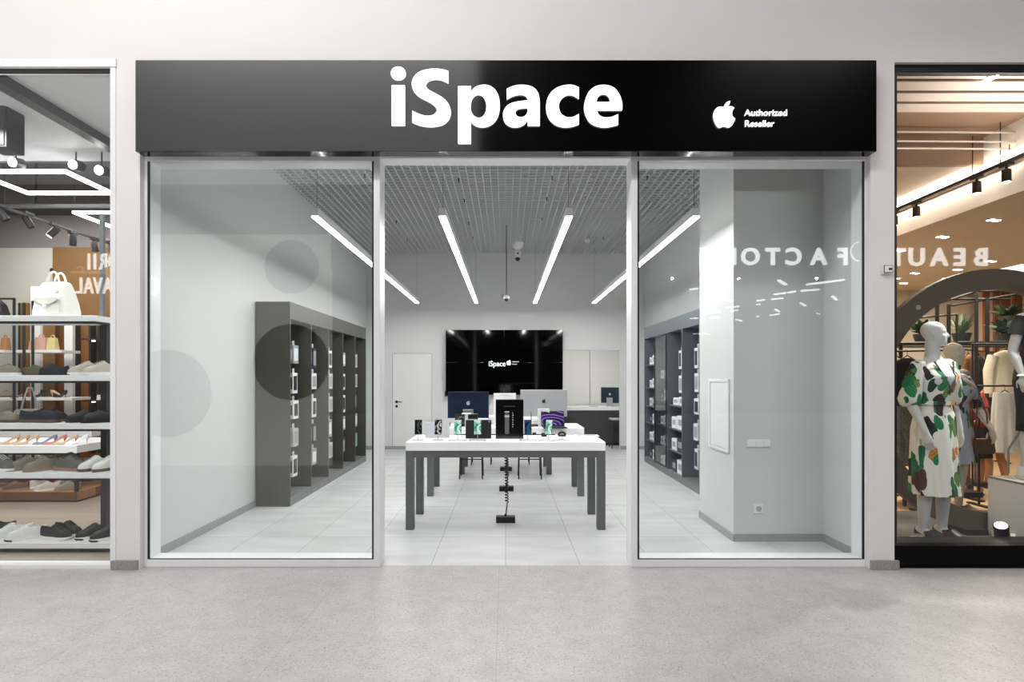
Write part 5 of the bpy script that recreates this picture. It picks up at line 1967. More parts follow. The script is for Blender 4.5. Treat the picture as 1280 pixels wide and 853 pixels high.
# lit niche shelving in the veneer wall
t = thing('wall_niche_unit', 'dark-framed wall unit with small lit shelves in the orange brown veneer', 'shelves', (0, 10.0, 0))
xa, xb = W(112, 0, 10)[0], W(150, 0, 10)[0]
zt, zb = W(0, 398, 10)[2], 0.1
for px in (92, 112, 123, 134, 146):
    x = W(px, 0, 10)[0]
    obj('upright_bar', MB().box(x - 0.02, x + 0.02, 0.0, 0.15, zb, zt), mat('dark_bronze', rgb(52, 44, 38), 0.5), t)
for py in (424, 460, 500):
    z = W(0, py, 10)[2]
    obj('shelf_board', MB().box(xa, xb, -0.18, 0.14, z - 0.025, z), mat('dark_bronze', rgb(52, 44, 38), 0.5), t)
wl = emat('warm_shelf_lamp', (1, .72, .4, 1), 9)
for px, py in ((117, 427), (129, 427), (117, 503), (129, 503)):
    x, y, z = W(px, py, 10)
    obj('shelf_lamp', MB().lathe([(0, 0), (0.03, 0), (0.03, 0.015), (0, 0.015)], (x, 0.0, z)), wl, t)
for px, py, mm, kind, lab in ((124, 460, sh_olive, 'loafer', 'patterned shoe on the lit wall shelf'), (136, 460, sh_olive, 'loafer', 'patterned shoe on the lit wall shelf nearest the pillar')):
    x, y, z = W(px, py, 9.95)
    shoe(kind, 'shoe', (x, 9.95, z), D(200), lab, {'upper': mm, 'sole': sl_brown, 'strap': mm}, 'shoes on the lit wall shelf', 1.1)
x, y, z = W(125, 500, 9.93)
t = thing('shoe_label', 'small white card on the lower lit wall shelf', 'card', (x, 9.93, z))
obj('card', MB().box(-0.06, 0.06, 0, 0.01, 0, 0.09), pack_white, t)
obj('card_foot', MB().box(-0.06, 0.06, -0.02, 0.03, 0, 0.006), pack_white, t)
x, y, z = W(64.5, 338, 10.14)
t = thing('wall_sensor', 'small dark round sensor on the white wall beside the bag handle', 'sensor', (x, 10.2, z))
obj('sensor_dome', MB().ball((0, -0.03, 0), 0.05), black_plastic, t, True)
obj('mount_plate', MB().cyl((0, -0.02, 0), (0, 0, 0), 0.07), white_plastic, t)

# ---------------------------------------------------------------- figures


def limb(mb, pts, rs, ell=1.0, seg=14, up=(1, 0, 0), sub=3):
    """tapered limb through joints, with rounded bends"""
    P = [Vector(p) for p in pts]
    out, rr = [], []
    n = len(P)
    for i in range(n - 1):
        p0 = P[i - 1] if i else P[i] * 2 - P[i + 1]
        p3 = P[i + 2] if i + 2 < n else P[i + 1] * 2 - P[i]
        for k in range(sub):
            t = k / sub
            a, b, c, d = p0, P[i], P[i + 1], p3
            q = 0.5 * (2 * b + (c - a) * t + (2 * a - 5 * b + 4 * c - d) * t * t + (3 * b - a - 3 * c + d) * t ** 3)
            out.append(q)
            rr.append(rs[i] + (rs[i + 1] - rs[i]) * t)
    out.append(P[-1])
    rr.append(rs[-1])
    mb.tube(out, rr, seg, ell=ell, up=up, dome=True)


def head(mb, M, s=1.0, face=True):
    """head with chin at z=0, facing -y, placed by M"""
    R = [(-0.005, .018, -.062, .012), (.008, .036, -.055, .028), (.03, .05, -.036, .053), (.05, .058, -.02, .07), (.075, .065, -.008, .081), (.1, .07, .0, .088),
         (.125, .073, .006, .093), (.15, .0745, .009, .094), (.175, .072, .011, .09), (.198, .061, .013, .076), (.216, .043, .014, .054), (.227, .022, .015, .028), (.231, .006, .015, .008)]
    b = MB()
    b.loft([[(a * math.cos(2 * PI * k / 24), c + d * math.sin(2 * PI * k / 24), z) for k in range(24)] for z, a, c, d in R])
    if face:
        b.tube([(0, -.082, .125), (0, -.096, .10), (0, -.107, .083), (0, -.098, .076)], [.007, .010, .013, .010], 10, dome=True)   # nose
        for sx in (-1, 1):
            b.ball((sx * .011, -.092, .079), .009, .010, .007)
            b.tube([(sx * .05, -.062, .128), (sx * .03, -.081, .134), (sx * .008, -.086, .130)], [.007, .009, .007], 8, dome=True)  # brow
            b.ball((sx * .031, -.068, .113), .0155, .012, .0085)                                                                  # eyelid
            b.ball((sx * .045, -.05, .085), .022, .026, .02)                                                                       # cheek
            b.tube([(sx * .071, .008, .085), (sx * .078, .018, .105), (sx * .079, .024, .125), (sx * .074, .012, .135)], [.006, .010, .011, .007], 8, dome=True)  # ear
        b.tube([(-.021, -.076, .052), (0, -.09, .056), (.021, -.076, .052)], [.004, .0065, .004], 8, dome=True)   # upper lip
        b.tube([(-.017, -.074, .043), (0, -.087, .043), (.017, -.074, .043)], [.004, .008, .004], 8, dome=True)   # lower lip
        b.ball((0, -.07, .014), .02, .018, .016)
    b.xf(M @ Matrix.Scale(s, 4))
    me = b.mesh('t', None)
    mb.bm.from_mesh(me)
    bpy.data.meshes.remove(me)


def hand(mb, wrist, d, nrm, thumb_side, s=1.0, curl=0.25):
    """hand from the wrist along d; nrm points out of the palm; thumb_side +1/-1 along d x nrm"""
    d = Vector(d).normalized()
    nrm = Vector(nrm)
    nrm = (nrm - d * nrm.dot(d)).normalized()
    side = d.cross(nrm) * thumb_side
    w = Vector(wrist)
    kn = w + d * .085 * s
    mb.tube([w - d * .02 * s, w + d * .01 * s, w + d * .05 * s, kn], [.026 * s, .028 * s, .038 * s, .039 * s], 14, ell=.42, up=side, dome=True)
    for off, L, r in ((.029, .068, .0088), (.010, .078, .0092), (-.010, .072, .0088), (-.028, .056, .0078)):
        b = kn + side * off * s - d * .012 * s
        pts, rs = [b], [r * s * 1.1]
        ang = 0.08
        p = b
        for seg, k in ((.45, 0), (.30, 1), (.25, 2)):
            ang += curl * (0.6 if k == 0 else 1.0)
            dirv = d * math.cos(ang) + nrm * math.sin(ang) + side * off * 1.6
            p = p + dirv.normalized() * (L * seg + (.012 if k == 0 else 0)) * s
            pts.append(p)
            rs.append(r * s * (1 - .12 * (k + 1)))
        mb.tube(pts, rs, 9, dome=True)
    b = w + d * .022 * s + side * .022 * s
    pts = [b, b + (side * .028 + d * .022 + nrm * .008) * s, b + (side * .040 + d * .052 + nrm * .016) * s, b + (side * .042 + d * .076 + nrm * .02) * s]
    mb.tube(pts, [.014 * s, .0125 * s, .0105 * s, .0085 * s], 9, dome=True)


def figure(name, m, J, s=1.0, vox=0.007, head_M=None, hands=(0.25, 0.25), with_head=True, female=True, smooth_it=6):
    """one continuous body from joints J (metres, facing -y, feet at z=0 for a 1.79 m figure)"""
    mb = MB()
    tor = [(.80, .12, .085, 0), (.86, .158, .11, .012), (.93, .168, .118, .018), (1.0, .152, .104, .01), (1.07, .128, .088, .0), (1.13, .118, .08, -.004), (1.2, .128, .09, -.008),
           (1.27, .142, .104, -.02), (1.32, .15, .104, -.022), (1.38, .158, .086, -.002), (1.425, .142, .068, .012), (1.46, .085, .056, .018), (1.485, .056, .054, .02)]
    Mt = J.get('torso_M', Matrix.Identity(4))
    rings = []
    for z, a, b, c in tor:
        rings.append([Mt @ Vector((a * math.cos(2 * PI * k / 28), c + b * math.sin(2 * PI * k / 28), z)) for k in range(28)])
    mb.loft(rings)
    if female:
        for sx in (-1, 1):
            q = MB().ball((sx * .072, -.078, 1.285), .055, .045, .055)
            q.xf(Mt)
            me = q.mesh('t', None)
            mb.bm.from_mesh(me)
            bpy.data.meshes.remove(me)
    nb = Mt @ Vector((0, .022, 1.46))
    HM = head_M if head_M is not None else Mt @ Matrix.Translation((0, .0, 1.555))
    nt = HM @ Vector((0, .018, .045))
    limb(mb, [nb, (nb + nt) / 2, nt], [.058, .05, .049], seg=16)
    if with_head:
        head(mb, HM)
    for side in ('L', 'R'):
        sx = -1 if side == 'L' else 1
        sh = Mt @ Vector((sx * .152, .01, 1.405))
        el, wr = Vector(J['elbow' + side]), Vector(J['wrist' + side])
        ua = (sh + el) / 2
        limb(mb, [Mt @ Vector((sx * .10, .01, 1.42)), sh, ua, el, (el * .7 + wr * .3), wr], [.045, .049, .041, .035, .037, .024], sub=4)
        hd = J.get('hand' + side, (wr - el))
        hn = J.get('palm' + side, (-sx, 0, 0))
        hand(mb, wr, hd, hn, J.get('thumb' + side, 1), 1.0, hands[0 if side == 'L' else 1])
        hp, kn, an = Vector(J['hip' + side]), Vector(J['knee' + side]), Vector(J['ankle' + side])
        mid = (hp + kn) / 2
        cf = kn * .7 + an * .3 + Vector((0, .012, 0))
        limb(mb, [hp + Vector((0, 0, .05)), hp, mid, kn, cf, an], [.075, .088, .072, .052, .054, .034], sub=4)
        td = Vector(J.get('toe' + side, (0, -1, 0))).normalized()
        lift = J.get('heel' + side, 0.0)
        mb.tube([an + Vector((0, 0, -.01)) - td * .03, an + td * .03 - Vector((0, 0, .03 + lift * .3)), an + td * .11 - Vector((0, 0, .055 + lift * .85)), an + td * .165 - Vector((0, 0, .062 + lift))],
                [.034, .037, .036, .022], 12, ell=[1, .95, .6, .55], up=td.cross(Vector((0, 0, 1))), dome=True)
        mb.ball(tuple(an - td * .025 - Vector((0, 0, .04))), .031, .034, .04)
    bmesh.ops.recalc_face_normals(mb.bm, faces=mb.bm.faces)
    me = mb.mesh(name, None)
    o = bpy.data.objects.new(name + '_tmp', me)
    C.objects.link(o)
    r = o.modifiers.new('r', 'REMESH')
    r.mode = 'VOXEL'
    r.voxel_size = vox
    sm = o.modifiers.new('s', 'SMOOTH')
    sm.iterations = smooth_it
    sm.factor = 0.5
    out = evaluated_mesh(o, name)
    bpy.data.objects.remove(o)
    bpy.data.meshes.remove(me)
    for p in out.polygons:
        p.use_smooth = True
    out.materials.clear()
    out.materials.append(m)
    if s != 1.0:
        out.transform(Matrix.Scale(s, 4))
    b = bpy.data.objects.new(name, out)
    C.objects.link(b)
    return b


def standing(**kw):
    J = dict(elbowL=(-.205, .03, 1.13), wristL=(-.225, -.02, .88), elbowR=(.205, .03, 1.13), wristR=(.225, -.02, .88),
             handL=(-.02, -.05, -1), handR=(.02, -.05, -1), palmL=(1, .3, 0), palmR=(-1, .3, 0), thumbL=-1, thumbR=1,
             hipL=(-.088, .01, .88), hipR=(.088, .01, .88), kneeL=(-.092, -.012, .48), kneeR=(.092, -.012, .48), ankleL=(-.092, .02, .085), ankleR=(.092, .02, .085))
    J.update(kw)
    return J


def folds(a, z, amp, freq, ph=0.0):
    return amp * (math.sin(a * freq + ph + 2 * z) + 0.5 * math.sin(a * freq * 1.7 + 1.3 + ph))


def skirt_rings(tab, fold_from, amp, freq, seg=56, ph=0.0):
    """tab of (z, half width, half depth, centre y)"""
    rings = []
    z1 = tab[0][0]
    zn = tab[-1][0]
    for z, a, b, c in tab:
        k = max(0.0, (fold_from - z) / max(1e-6, fold_from - min(z1, zn)))
        ring = []
        for i in range(seg):
            t = 2 * PI * i / seg
            f = 1 + folds(t, z, amp * k, freq, ph)
            ring.append((a * f * math.cos(t), c + b * f * math.sin(t), z))
        rings.append(ring)
    return rings

# ---------------------------------------------------------------- fashion shop beside the right pillar
FX0 = 3.10
fc = mat('cream_plaster', rgb(216, 206, 190), 0.65, var=0.02, vs=2)
fceil = mat('warm_white_ceiling', rgb(206, 192, 178), 0.65, var=0.02, vs=1.5)
m = MB().box(3.04, 15, 4.32, 11.3, -0.12, 0.0)
struct('floor_fashion_shop', m, wood_warm)
m = MB().box(3.045, FX0, 4.44, 11.3, 0, 4.3)
struct('wall_fashion_shop_left', m, fc)
m = MB().box(FX0, 15, 11.0, 11.2, 0, 4.3)
struct('wall_fashion_shop_back', m, fc)
m = MB().box(14.9, 15, 4.4, 11.2, 0, 4.3)
struct('wall_fashion_shop_right', m, fc)
m = MB()
m.box(FX0, 15, 4.31, 5.02, 4.0, 4.2)
m.box(FX0, 4.94, 5.6, 11.0, 3.72, 3.9)
struct('ceiling_fashion_shop', m, fceil)
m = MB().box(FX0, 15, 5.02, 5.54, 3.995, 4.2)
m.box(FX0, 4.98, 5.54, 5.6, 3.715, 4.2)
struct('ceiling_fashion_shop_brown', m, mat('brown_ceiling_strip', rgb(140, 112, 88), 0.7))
m = MB()
m.box(4.98, 15, 5.0, 11.0, 3.3, 3.4)
m.box(4.94, 4.98, 5.0, 11.0, 3.3, 3.72)
m.box(4.98, 15, 5.0, 5.04, 3.4, 4.0)
m.box(4.94, 4.98, 5.0, 5.6, 3.72, 4.2)
struct('ceiling_fashion_shop_low', m, fceil)
cove = emat('cove_light', (1, .93, .82, 1), 1.4)
t = thing('cove_light', 'glowing cove strip along the edge of the lower ceiling', 'ceiling light', (4.93, 5.62, 3.62))
obj('light_strip', MB().box(-0.03, 0.0, -0.6, 5.3, 0.0, 0.05), cove, t)
obj('strip_profile', MB().box(-0.035, 0.004, -0.6, 5.3, -0.02, 0.0), fceil, t)
STAGE = 0.06
# window header, plinth and glass
m = MB()
m.box(FX0, 15, YW + 0.03, 4.31, 3.94, 4.005)
m.box(FX0 - 0.02, FX0 + 0.012, YW + 0.03, 4.40, 0.18, 3.94)
struct('window_4', m, black_plastic)
struct('window_glass', MB().box(FX0 + 0.012, 15, 4.292, 4.302, 0.18, 3.94), glass_side, bpy.data.objects['window_4'])
m = MB().box(FX0 - 0.03, 15, YW + 0.02, 4.5, 0.0, 0.18, 0.004)
struct('trim_4', m, mat('deep_black_plinth', rgb(5, 5, 6), 0.45, ior=1.2))
m = MB().box(FX0, 15, 4.5, 5.85, 0.0, STAGE)
struct('floor_display_stage', m, mat('dark_grey_stage', rgb(74, 70, 67), 0.5, var=0.03, vs=4))

# ceiling rails, tubes, track spotlights, downlights
wire = mat('pale_steel_rail', rgb(200, 190, 180), 0.35, 0.5)
for py, lab in ((99.5, 'thin dark ceiling slot nearest the window head'), (114, 'second thin ceiling slot from the window head'), (127.5, 'third thin ceiling slot from the window head')):
    Y = F * (4.0 - CAMZ) / (VY - py)
    o = obj('ceiling_slot', MB().box(FX0 + 0.05, 9, Y - 0.008, Y + 0.008, 3.985, 4.0), mat('slot_brown', rgb(120, 100, 92), 0.6))
    tag(o, lab, 'ceiling slot', 'slots in the fashion shop ceiling')
for py, lab in ((164.5, 'upper pale steel rail under the fashion shop ceiling'), (176, 'middle pale steel rail under the fashion shop ceiling'), (185, 'lower pale steel rail under the fashion shop ceiling')):
    Y = 5.2
    z = W(0, py, Y)[2]
    t = thing('ceiling_rail', lab, 'rail', (FX0 + 0.02, Y, z), 0, 'steel rails in the fashion shop')
    obj('rail_bar', MB().tube([(0, 0, 0), (5.0, 0, -0.03)], 0.010, 8), wire, t, True)
    obj('rail_drop', MB().cyl((1.9, 0, 0), (1.9, 0, 4.0 - z), 0.004, seg=6), wire, t)
tube_e = emat('white_led_tube', (1, .97, .93, 1), 9)
for (pa, ya, pb, yb, z, lab) in ((1220, 108, 1248, 93.5, 3.95, 'white light tube at the window head of the fashion shop'), (1243, 200.5, 1282, 181, 3.64, 'white light tube above the track spotlights of the fashion shop')):
    Y0 = F * (z - CAMZ) / (VY - ya)
    Y1 = F * (z - CAMZ) / (VY - yb)
    p0 = Vector(W(pa, ya, Y0))
    p1 = Vector(W(pb, yb, Y1))
    t = thing('light_tube', lab, 'ceiling light', p0, 0, 'light tubes in the fashion shop')
    obj('tube', MB().cyl((0, 0, 0), p1 - p0, 0.016, seg=12), tube_e, t, True)
    obj('hanger', MB().cyl((p1 - p0) * 0.5, (p1 - p0) * 0.5 + Vector((0, 0, 0.08)), 0.004, seg=6), dark_metal, t)
brz = mat('dark_bronze_metal', rgb(50, 42, 36), 0.4, 0.4)
TX, TZ2 = 4.80, 3.56
t = thing('lighting_track', 'dark bronze lighting track along the glowing cove', 'track', (TX, 4.95, TZ2))
obj('track_bar', MB().box(-0.018, 0.018, 0, 5.2, 0, 0.035), brz, t)
for q in (0.25, 0.56):
    obj('hanging_rod', MB().cyl((0, q, 0.035), (0, q, 4.0 - TZ2), 0.005, seg=8), brz, t)
spl = emat('warm_spot_lens', (1, .95, .85, 1), 16)
for px, lab in ((1258, 'bronze track spotlight at the picture edge of the fashion shop'), (1221, 'bronze track spotlight above the second mannequin'), (1145.5, 'bronze track spotlight above the floral mannequin'), (1118, 'bronze track spotlight half hidden by the pillar')):
    Y = F * TX / (px - VX)
    t = thing('track_spotlight', lab, 'spotlight', (TX, Y, TZ2), 0, 'track spotlights in the fashion shop')
    obj('lamp_housing', MB().lathe([(0, -0.17), (0.034, -0.17), (0.037, -0.165), (0.037, -0.055), (0.032, -0.05), (0, -0.05)], seg=20), brz, t, True)
    obj('lens', MB().lathe([(0, -0.176), (0.03, -0.175), (0.03, -0.17), (0, -0.17)], seg=18), spl, t)
    obj('stem', MB().cyl((0, 0, -0.055), (0, 0, -0.01), 0.012, seg=10), brz, t)
    obj('track_adapter', MB().box(-0.02, 0.02, -0.06, 0.06, -0.022, 0.0), brz, t)
dl = emat('downlight_glow', (1, .95, .88, 1), 14)
DLN = ['closest to the cove edge', 'above the mirrored capitals', 'at the pillar edge', 'beside the last mirrored capital', 'below the mirrored letter A', 'above the arch crown', 'left of the arch, upper', 'left of the arch, lower', 'low beside the pillar']
for q, (px, py) in enumerate(((1242, 275), (1178, 296), (1124, 313), (1239, 326.5), (1197, 337), (1183, 348), (1143.5, 341.5), (1129.5, 354), (1119.5, 348))):
    Y = F * (3.3 - CAMZ) / (VY - py)
    x = (px - VX) / F * Y
    t = thing('downlight', 'twin recessed ceiling downlight ' + DLN[q], 'ceiling light', (x, Y, 3.3), 0, 'recessed downlights in the fashion shop')
    obj('trim', MB().box(-0.1, 0.1, -0.05, 0.05, -0.005, 0.0, 0.002), fceil, t)
    for dx in (-0.045, 0.045):
        obj('lamp', MB().cyl((dx, dx * 0.3, -0.009), (dx, dx * 0.3, -0.005), 0.036, seg=16), dl, t)
x, y, z = W(1250, 336, 9.0)
t = thing('bright_patch_panel', 'broad white glowing panel standing in for a bright patch above the arch', 'ceiling light', (F and x + 0.5, 8.8, 3.29))
obj('panel', MB().box(-0.7, 1.8, -0.4, 0.9, -0.006, 0.004), emat('warm_white_panel', (1, .95, .9, 1), 1.6), t)  # glowing panel added to stand in for a bright white patch
obj('panel_frame', MB().box(-0.74, 1.84, -0.44, 0.94, 0.004, 0.01), fceil, t)

# big round arch
t = thing('display_ring', 'huge dark brown ring standing behind the mannequins as an arch', 'arch', (W(1240, 504, 5.05)[0], 5.05, W(1240, 504, 5.05)[2] + 0.022))
Ro, Ri = 1.235, 1.045
n = 80
rings = []
for i in range(n + 1):
    a = 2 * PI * i / n
    c, s_ = math.cos(a), math.sin(a)
    rings.append([(Ro * c, -0.04, Ro * s_), (Ro * c, 0.04, Ro * s_), (Ri * c, 0.04, Ri * s_), (Ri * c, -0.04, Ri * s_)])
obj('ring_body', MB().loft(rings, cap=False), mat('taupe_ring', rgb(86, 75, 65), 0.5, var=0.03, vs=4), t, True)
for a in (130, 148, 172):
    c, s_ = math.cos(D(a)), math.sin(D(a))
    obj('bolt', MB().cyl((1.14 * c, -0.055, 1.14 * s_), (1.14 * c, -0.04, 1.14 * s_), 0.022, seg=16), mat('steel_bolt', rgb(190, 186, 180), 0.3, 0.8), t)
obj('ring_foot', MB().box(-0.34, -0.14, -0.12, 0.12, -1.2, -1.2 + 0.05), brz, t)
bpy.data.objects['ring_foot'].location.z = STAGE - t.location.z + 1.2 + 0.001

# ---------------------------------------------------------------- mannequins
mq = mat('matte_grey_mannequin', rgb(196, 196, 196), 0.42)
mq2 = mat('warm_white_mannequin', rgb(222, 212, 200), 0.45)
s1 = 1.085
hm = Matrix.Translation((0.0, .0, 1.565)) @ Matrix.Rotation(D(48), 4, 'Z') @ Matrix.Rotation(D(-4), 4, 'X') @ Matrix.Scale(.88, 4)
J = standing(elbowL=(-.218, .03, 1.13), wristL=(-.205, -.09, .885), handL=(.10, -.22, -1), elbowR=(.225, .05, 1.13), wristR=(.25, .0, .88))
b1 = figure('mannequin', mq, J, s1, head_M=hm)
b1.location = (W(1169, 0, 4.70)[0], 4.70, STAGE + 0.031)
b1.rotation_euler = (0, 0, D(12))
tag(b1, 'grey mannequin in a white leaf-print wrap dress standing in the window', 'mannequin', 'mannequins in the fashion shop window')
# dress: bodice, skirt, sleeves, ruffle
tab = [(1.445 * s1, .105, .062, .012), (1.425 * s1, .165, .075, .01), (1.38 * s1, .188, .1, -.002), (1.32 * s1, .178, .125, -.022), (1.26 * s1, .165, .125, -.022), (1.18 * s1, .148, .105, -.01), (1.12 * s1, .14, .098, -.004),
       (1.08 * s1, .152, .108, 0), (1.0 * s1, .172, .128, .008), (.9 * s1, .186, .145, .014), (.75 * s1, .188, .15, .012), (.6 * s1, .190, .155, .008), (.45 * s1, .193, .158, .004), (.375 * s1, .196, .16, 0)]
fine = []
for (za, aa, ba, ca), (zb_, ab_, bb_, cb_) in zip(tab, tab[1:]):
    nn = 5 if za > 1.1 else 2
    for k in range(nn):
        u = k / nn
        fine.append((za + (zb_ - za) * u, aa + (ab_ - aa) * u, ba + (bb_ - ba) * u, ca + (cb_ - ca) * u))
fine.append(tab[-1])
mb = MB().loft(skirt_rings(fine, 1.08 * s1, .06, 11, 96), cap=False)
# deep wrap neckline: lower the front of the top rings
cut = [f for f in mb.bm.faces if f.calc_center_median().y < 0 and abs(f.calc_center_median().x) < .085 * (f.calc_center_median().z - 1.17 * s1) / .26]
bmesh.ops.delete(mb.bm, geom=cut, context='FACES')
obj('dress', mb, floral_white, b1, True, 80)
bl = MB()
bl.loft([[(.150 * s1 * math.cos(2 * PI * i / 40), -.004 + .108 * s1 * math.sin(2 * PI * i / 40), zz * s1) for i in range(40)] for zz in (1.095, 1.125)], cap=False)
obj('waist_band', bl, floral_white, b1, True, 80)
for side, sx in (('L', -1), ('R', 1)):
    e = Vector(J['elbow' + side]) * s1
    sh = Vector((sx * .165, .01, 1.415)) * s1
    mb = MB()
    pts = [sh + Vector((-sx * .03, 0, .0)), sh * .7 + e * .3, sh * .35 + e * .65, e + Vector((0, 0, .01)), e + Vector((0, -.008, -.03)), e + Vector((0, -.012, -.05))]
    mb.tube(pts, [.066, .07, .076, .084, .074, .05], 24)
    for v in mb.bm.verts:
        a = math.atan2(v.co.y - e.y, v.co.x - e.x)
        v.co += Vector((math.cos(a), math.sin(a), 0)) * .005 * math.sin(a * 9)
    obj('sleeve', mb, floral_white, b1, True, 80)
mb = MB()
mb.tube([(-.1, -.075, 1.44 * s1), (-.055, -.118, 1.33 * s1), (.0, -.15, 1.2 * s1)], .009, 8, ell=.5)
obj('neck_trim', mb, mat('dark_trim', rgb(54, 44, 40), 0.7), b1, True)
mb = MB()
mb.tube([(.1, -.075, 1.44 * s1), (.055, -.118, 1.33 * s1), (.0, -.15, 1.2 * s1)], .009, 8, ell=.5)
obj('neck_trim', mb, mat('dark_trim', rgb(54, 44, 40), 0.7), b1, True)


def mannequin_shoe(par, an, td, s, m):
    p = shoe_mesh('loafer', 0.27)
    for pn, mb in p.items():
        mb.xf(Matrix.Translation((an[0] * s + td[0] * .065, an[1] * s + td[1] * .065, -.0305)) @ Matrix.Rotation(math.atan2(td[1], td[0]), 4, 'Z') @ Matrix.Diagonal((1.04, 1.1, 1.5, 1)))
        if pn == 'upper':
            u = obj('shoe', mb, m, par, True, 60)
        else:
            obj(pn, mb, m, u, True, 60)


for side in 'LR':
    mannequin_shoe(b1, J['ankle' + side], (0, -1), s1, sh_black)
mb = MB().lathe([(0, -.03), (.17, -.03), (.17, -.022), (0, -.022)])
obj('base_plate', mb, mat('steel_base', rgb(150, 150, 150), 0.3, 0.8), b1)

# second mannequin, further back
J2 = standing(elbowR=(.26, -.04, 1.12), wristR=(.225, -.20, .90), handR=(-.05, -.3, -1), elbowL=(-.24, .02, 1.12))
hm2 = Matrix.Translation((0.0, .0, 1.555)) @ Matrix.Rotation(D(72), 4, 'Z')
b2 = figure('mannequin', mq2, J2, 1.0, head_M=hm2)
b2.location = (W(1193, 0, 5.56)[0], 5.56, STAGE + .031)
b2.rotation_euler = (0, 0, D(18))
tag(b2, 'warm white mannequin in a pale blue printed dress behind the floral one', 'mannequin', 'mannequins in the fashion shop window')
tab = [(1.44, .1, .062, .012), (1.42, .158, .074, .01), (1.38, .182, .108, -.006), (1.32, .178, .142, -.026), (1.25, .165, .142, -.026), (1.16, .14, .102, -.008), (1.08, .148, .106, 0), (.92, .19, .14, .012), (.7, .205, .16, .01), (.55, .22, .172, .006)]
obj('dress', MB().loft(skirt_rings(tab, 1.08, .05, 8), cap=False), floral_blue, b2, True, 80)
for side, sx in (('L', -1), ('R', 1)):
    e = Vector(J2['elbow' + side])
    sh = Vector((sx * .16, .01, 1.41))
    obj('sleeve', MB().tube([sh + Vector((-sx * .02, 0, 0)), sh * .6 + e * .4, e], [.066, .072, .076], 20), floral_blue, b2, True, 80)
for side in 'LR':
    mannequin_shoe(b2, J2['ankle' + side], (0, -1), 1.0, sh_brown)
ww = b2.matrix_basis @ (Vector(J2['wristR']) + Vector((0, -.03, -.09)))
t = thing('handbag', 'brown shoulder bag hanging from the second mannequin by its hand', 'bag', (ww.x - 0.09, ww.y + 0.05, ww.z - 0.16), 0)
obj('bag_body', MB().loft([rrect(.1, .04, 0.0), rrect(.11, .045, .03), rrect(.1, .04, .12), rrect(.08, .03, .15)]), sh_brown, t, True, 60)
obj('strap', MB().tube([(-.07, 0, .14), (-.05, .0, .4), (0.0, .03, .62), (.05, 0, .4), (.08, 0, .14)], .007, 8), sh_brown, t, True)

# third mannequin on a white plinth at the picture edge
PX0, PX1 = 4.49, 5.4
ptop = 0.60
t = thing('display_plinth', 'grey white display plinth under the mannequin in black', 'plinth', (PX0, 4.64, STAGE + .001))
obj('plinth_body', MB().box(0, PX1 - PX0, 0, .35, 0, ptop - STAGE - .02), mat('plinth_white', rgb(214, 214, 212), 0.5, var=.02, vs=5), t)
obj('plinth_top', MB().box(-.003, PX1 - PX0 + .003, -.003, .353, ptop - STAGE - .02, ptop - STAGE), mat('plinth_grey_top', rgb(120, 116, 112), 0.5), t)
J3 = standing(elbowL=(-.215, .02, 1.12), wristL=(-.19, -.05, .89), handL=(.05, -.1, -1))
b3 = figure('mannequin', mq, J3, 1.0)
X3 = W(1262, 0, 4.81)[0] + .262
b3.location = (X3, 4.81, ptop + .032)
tag(b3, 'grey mannequin in black top and trousers standing on the white plinth', 'mannequin', 'mannequins in the fashion shop window')
blk = mat('black_cloth', rgb(16, 16, 18), 0.85, var=.1, vs=60)
tab = [(1.455, .085, .062, .014), (1.425, .152, .076, .011), (1.38, .172, .106, -.004), (1.32, .17, .142, -.024), (1.26, .163, .146, -.024), (1.16, .136, .098, -.006), (1.05, .15, .108, 0), (.93, .178, .13, .014)]
obj('top', MB().loft(skirt_rings(tab, 1.1, .02, 7), cap=False), blk, b3, True, 80)
for side, sx in (('L', -1), ('R', 1)):
    e = Vector(J3['elbow' + side])
    sh = Vector((sx * .155, .01, 1.41))
    obj('sleeve', MB().tube([sh + Vector((-sx * .02, 0, 0.01)), sh * .75 + e * .25, sh * .5 + e * .5], [.06, .062, .064], 20), blk, b3, True, 80)
mb = MB()
tb = [(1.04, .15, .11, .004), (.92, .182, .132, .016), (.84, .19, .135, .014), (.8, .19, .13, .012)]
mb.loft(skirt_rings(tb, .9, .0, 7))
for sx in (-1, 1):
    mb.tube([(sx * .09, .01, .86), (sx * .095, -.004, .6), (sx * .1, 0, .40)], [.098, .085, .08], 22)
obj('trousers', mb, blk, b3, True, 70)
w3 = Vector(J3['wristL'])
cuffp = [w3 + Vector((.034 * math.cos(2 * PI * k / 20), .034 * math.sin(2 * PI * k / 20), .01)) for k in range(21)]
obj('bracelet', MB().tube(cuffp, .009, 8), mat('pale_pearl', rgb(236, 236, 238), 0.3), b3, True)
for side in 'LR':
    mannequin_shoe(b3, J3['ankle' + side], (0, -1), 1.0, sh_white)
obj('support_rod', MB().tube([(-.16, .12, 0.0), (-.16, .12, .22), (-.1, .08, .38), (-.09, .04, .5)], .009, 8), mat('steel_base', rgb(150, 150, 150), 0.3, 0.8), b3, True)

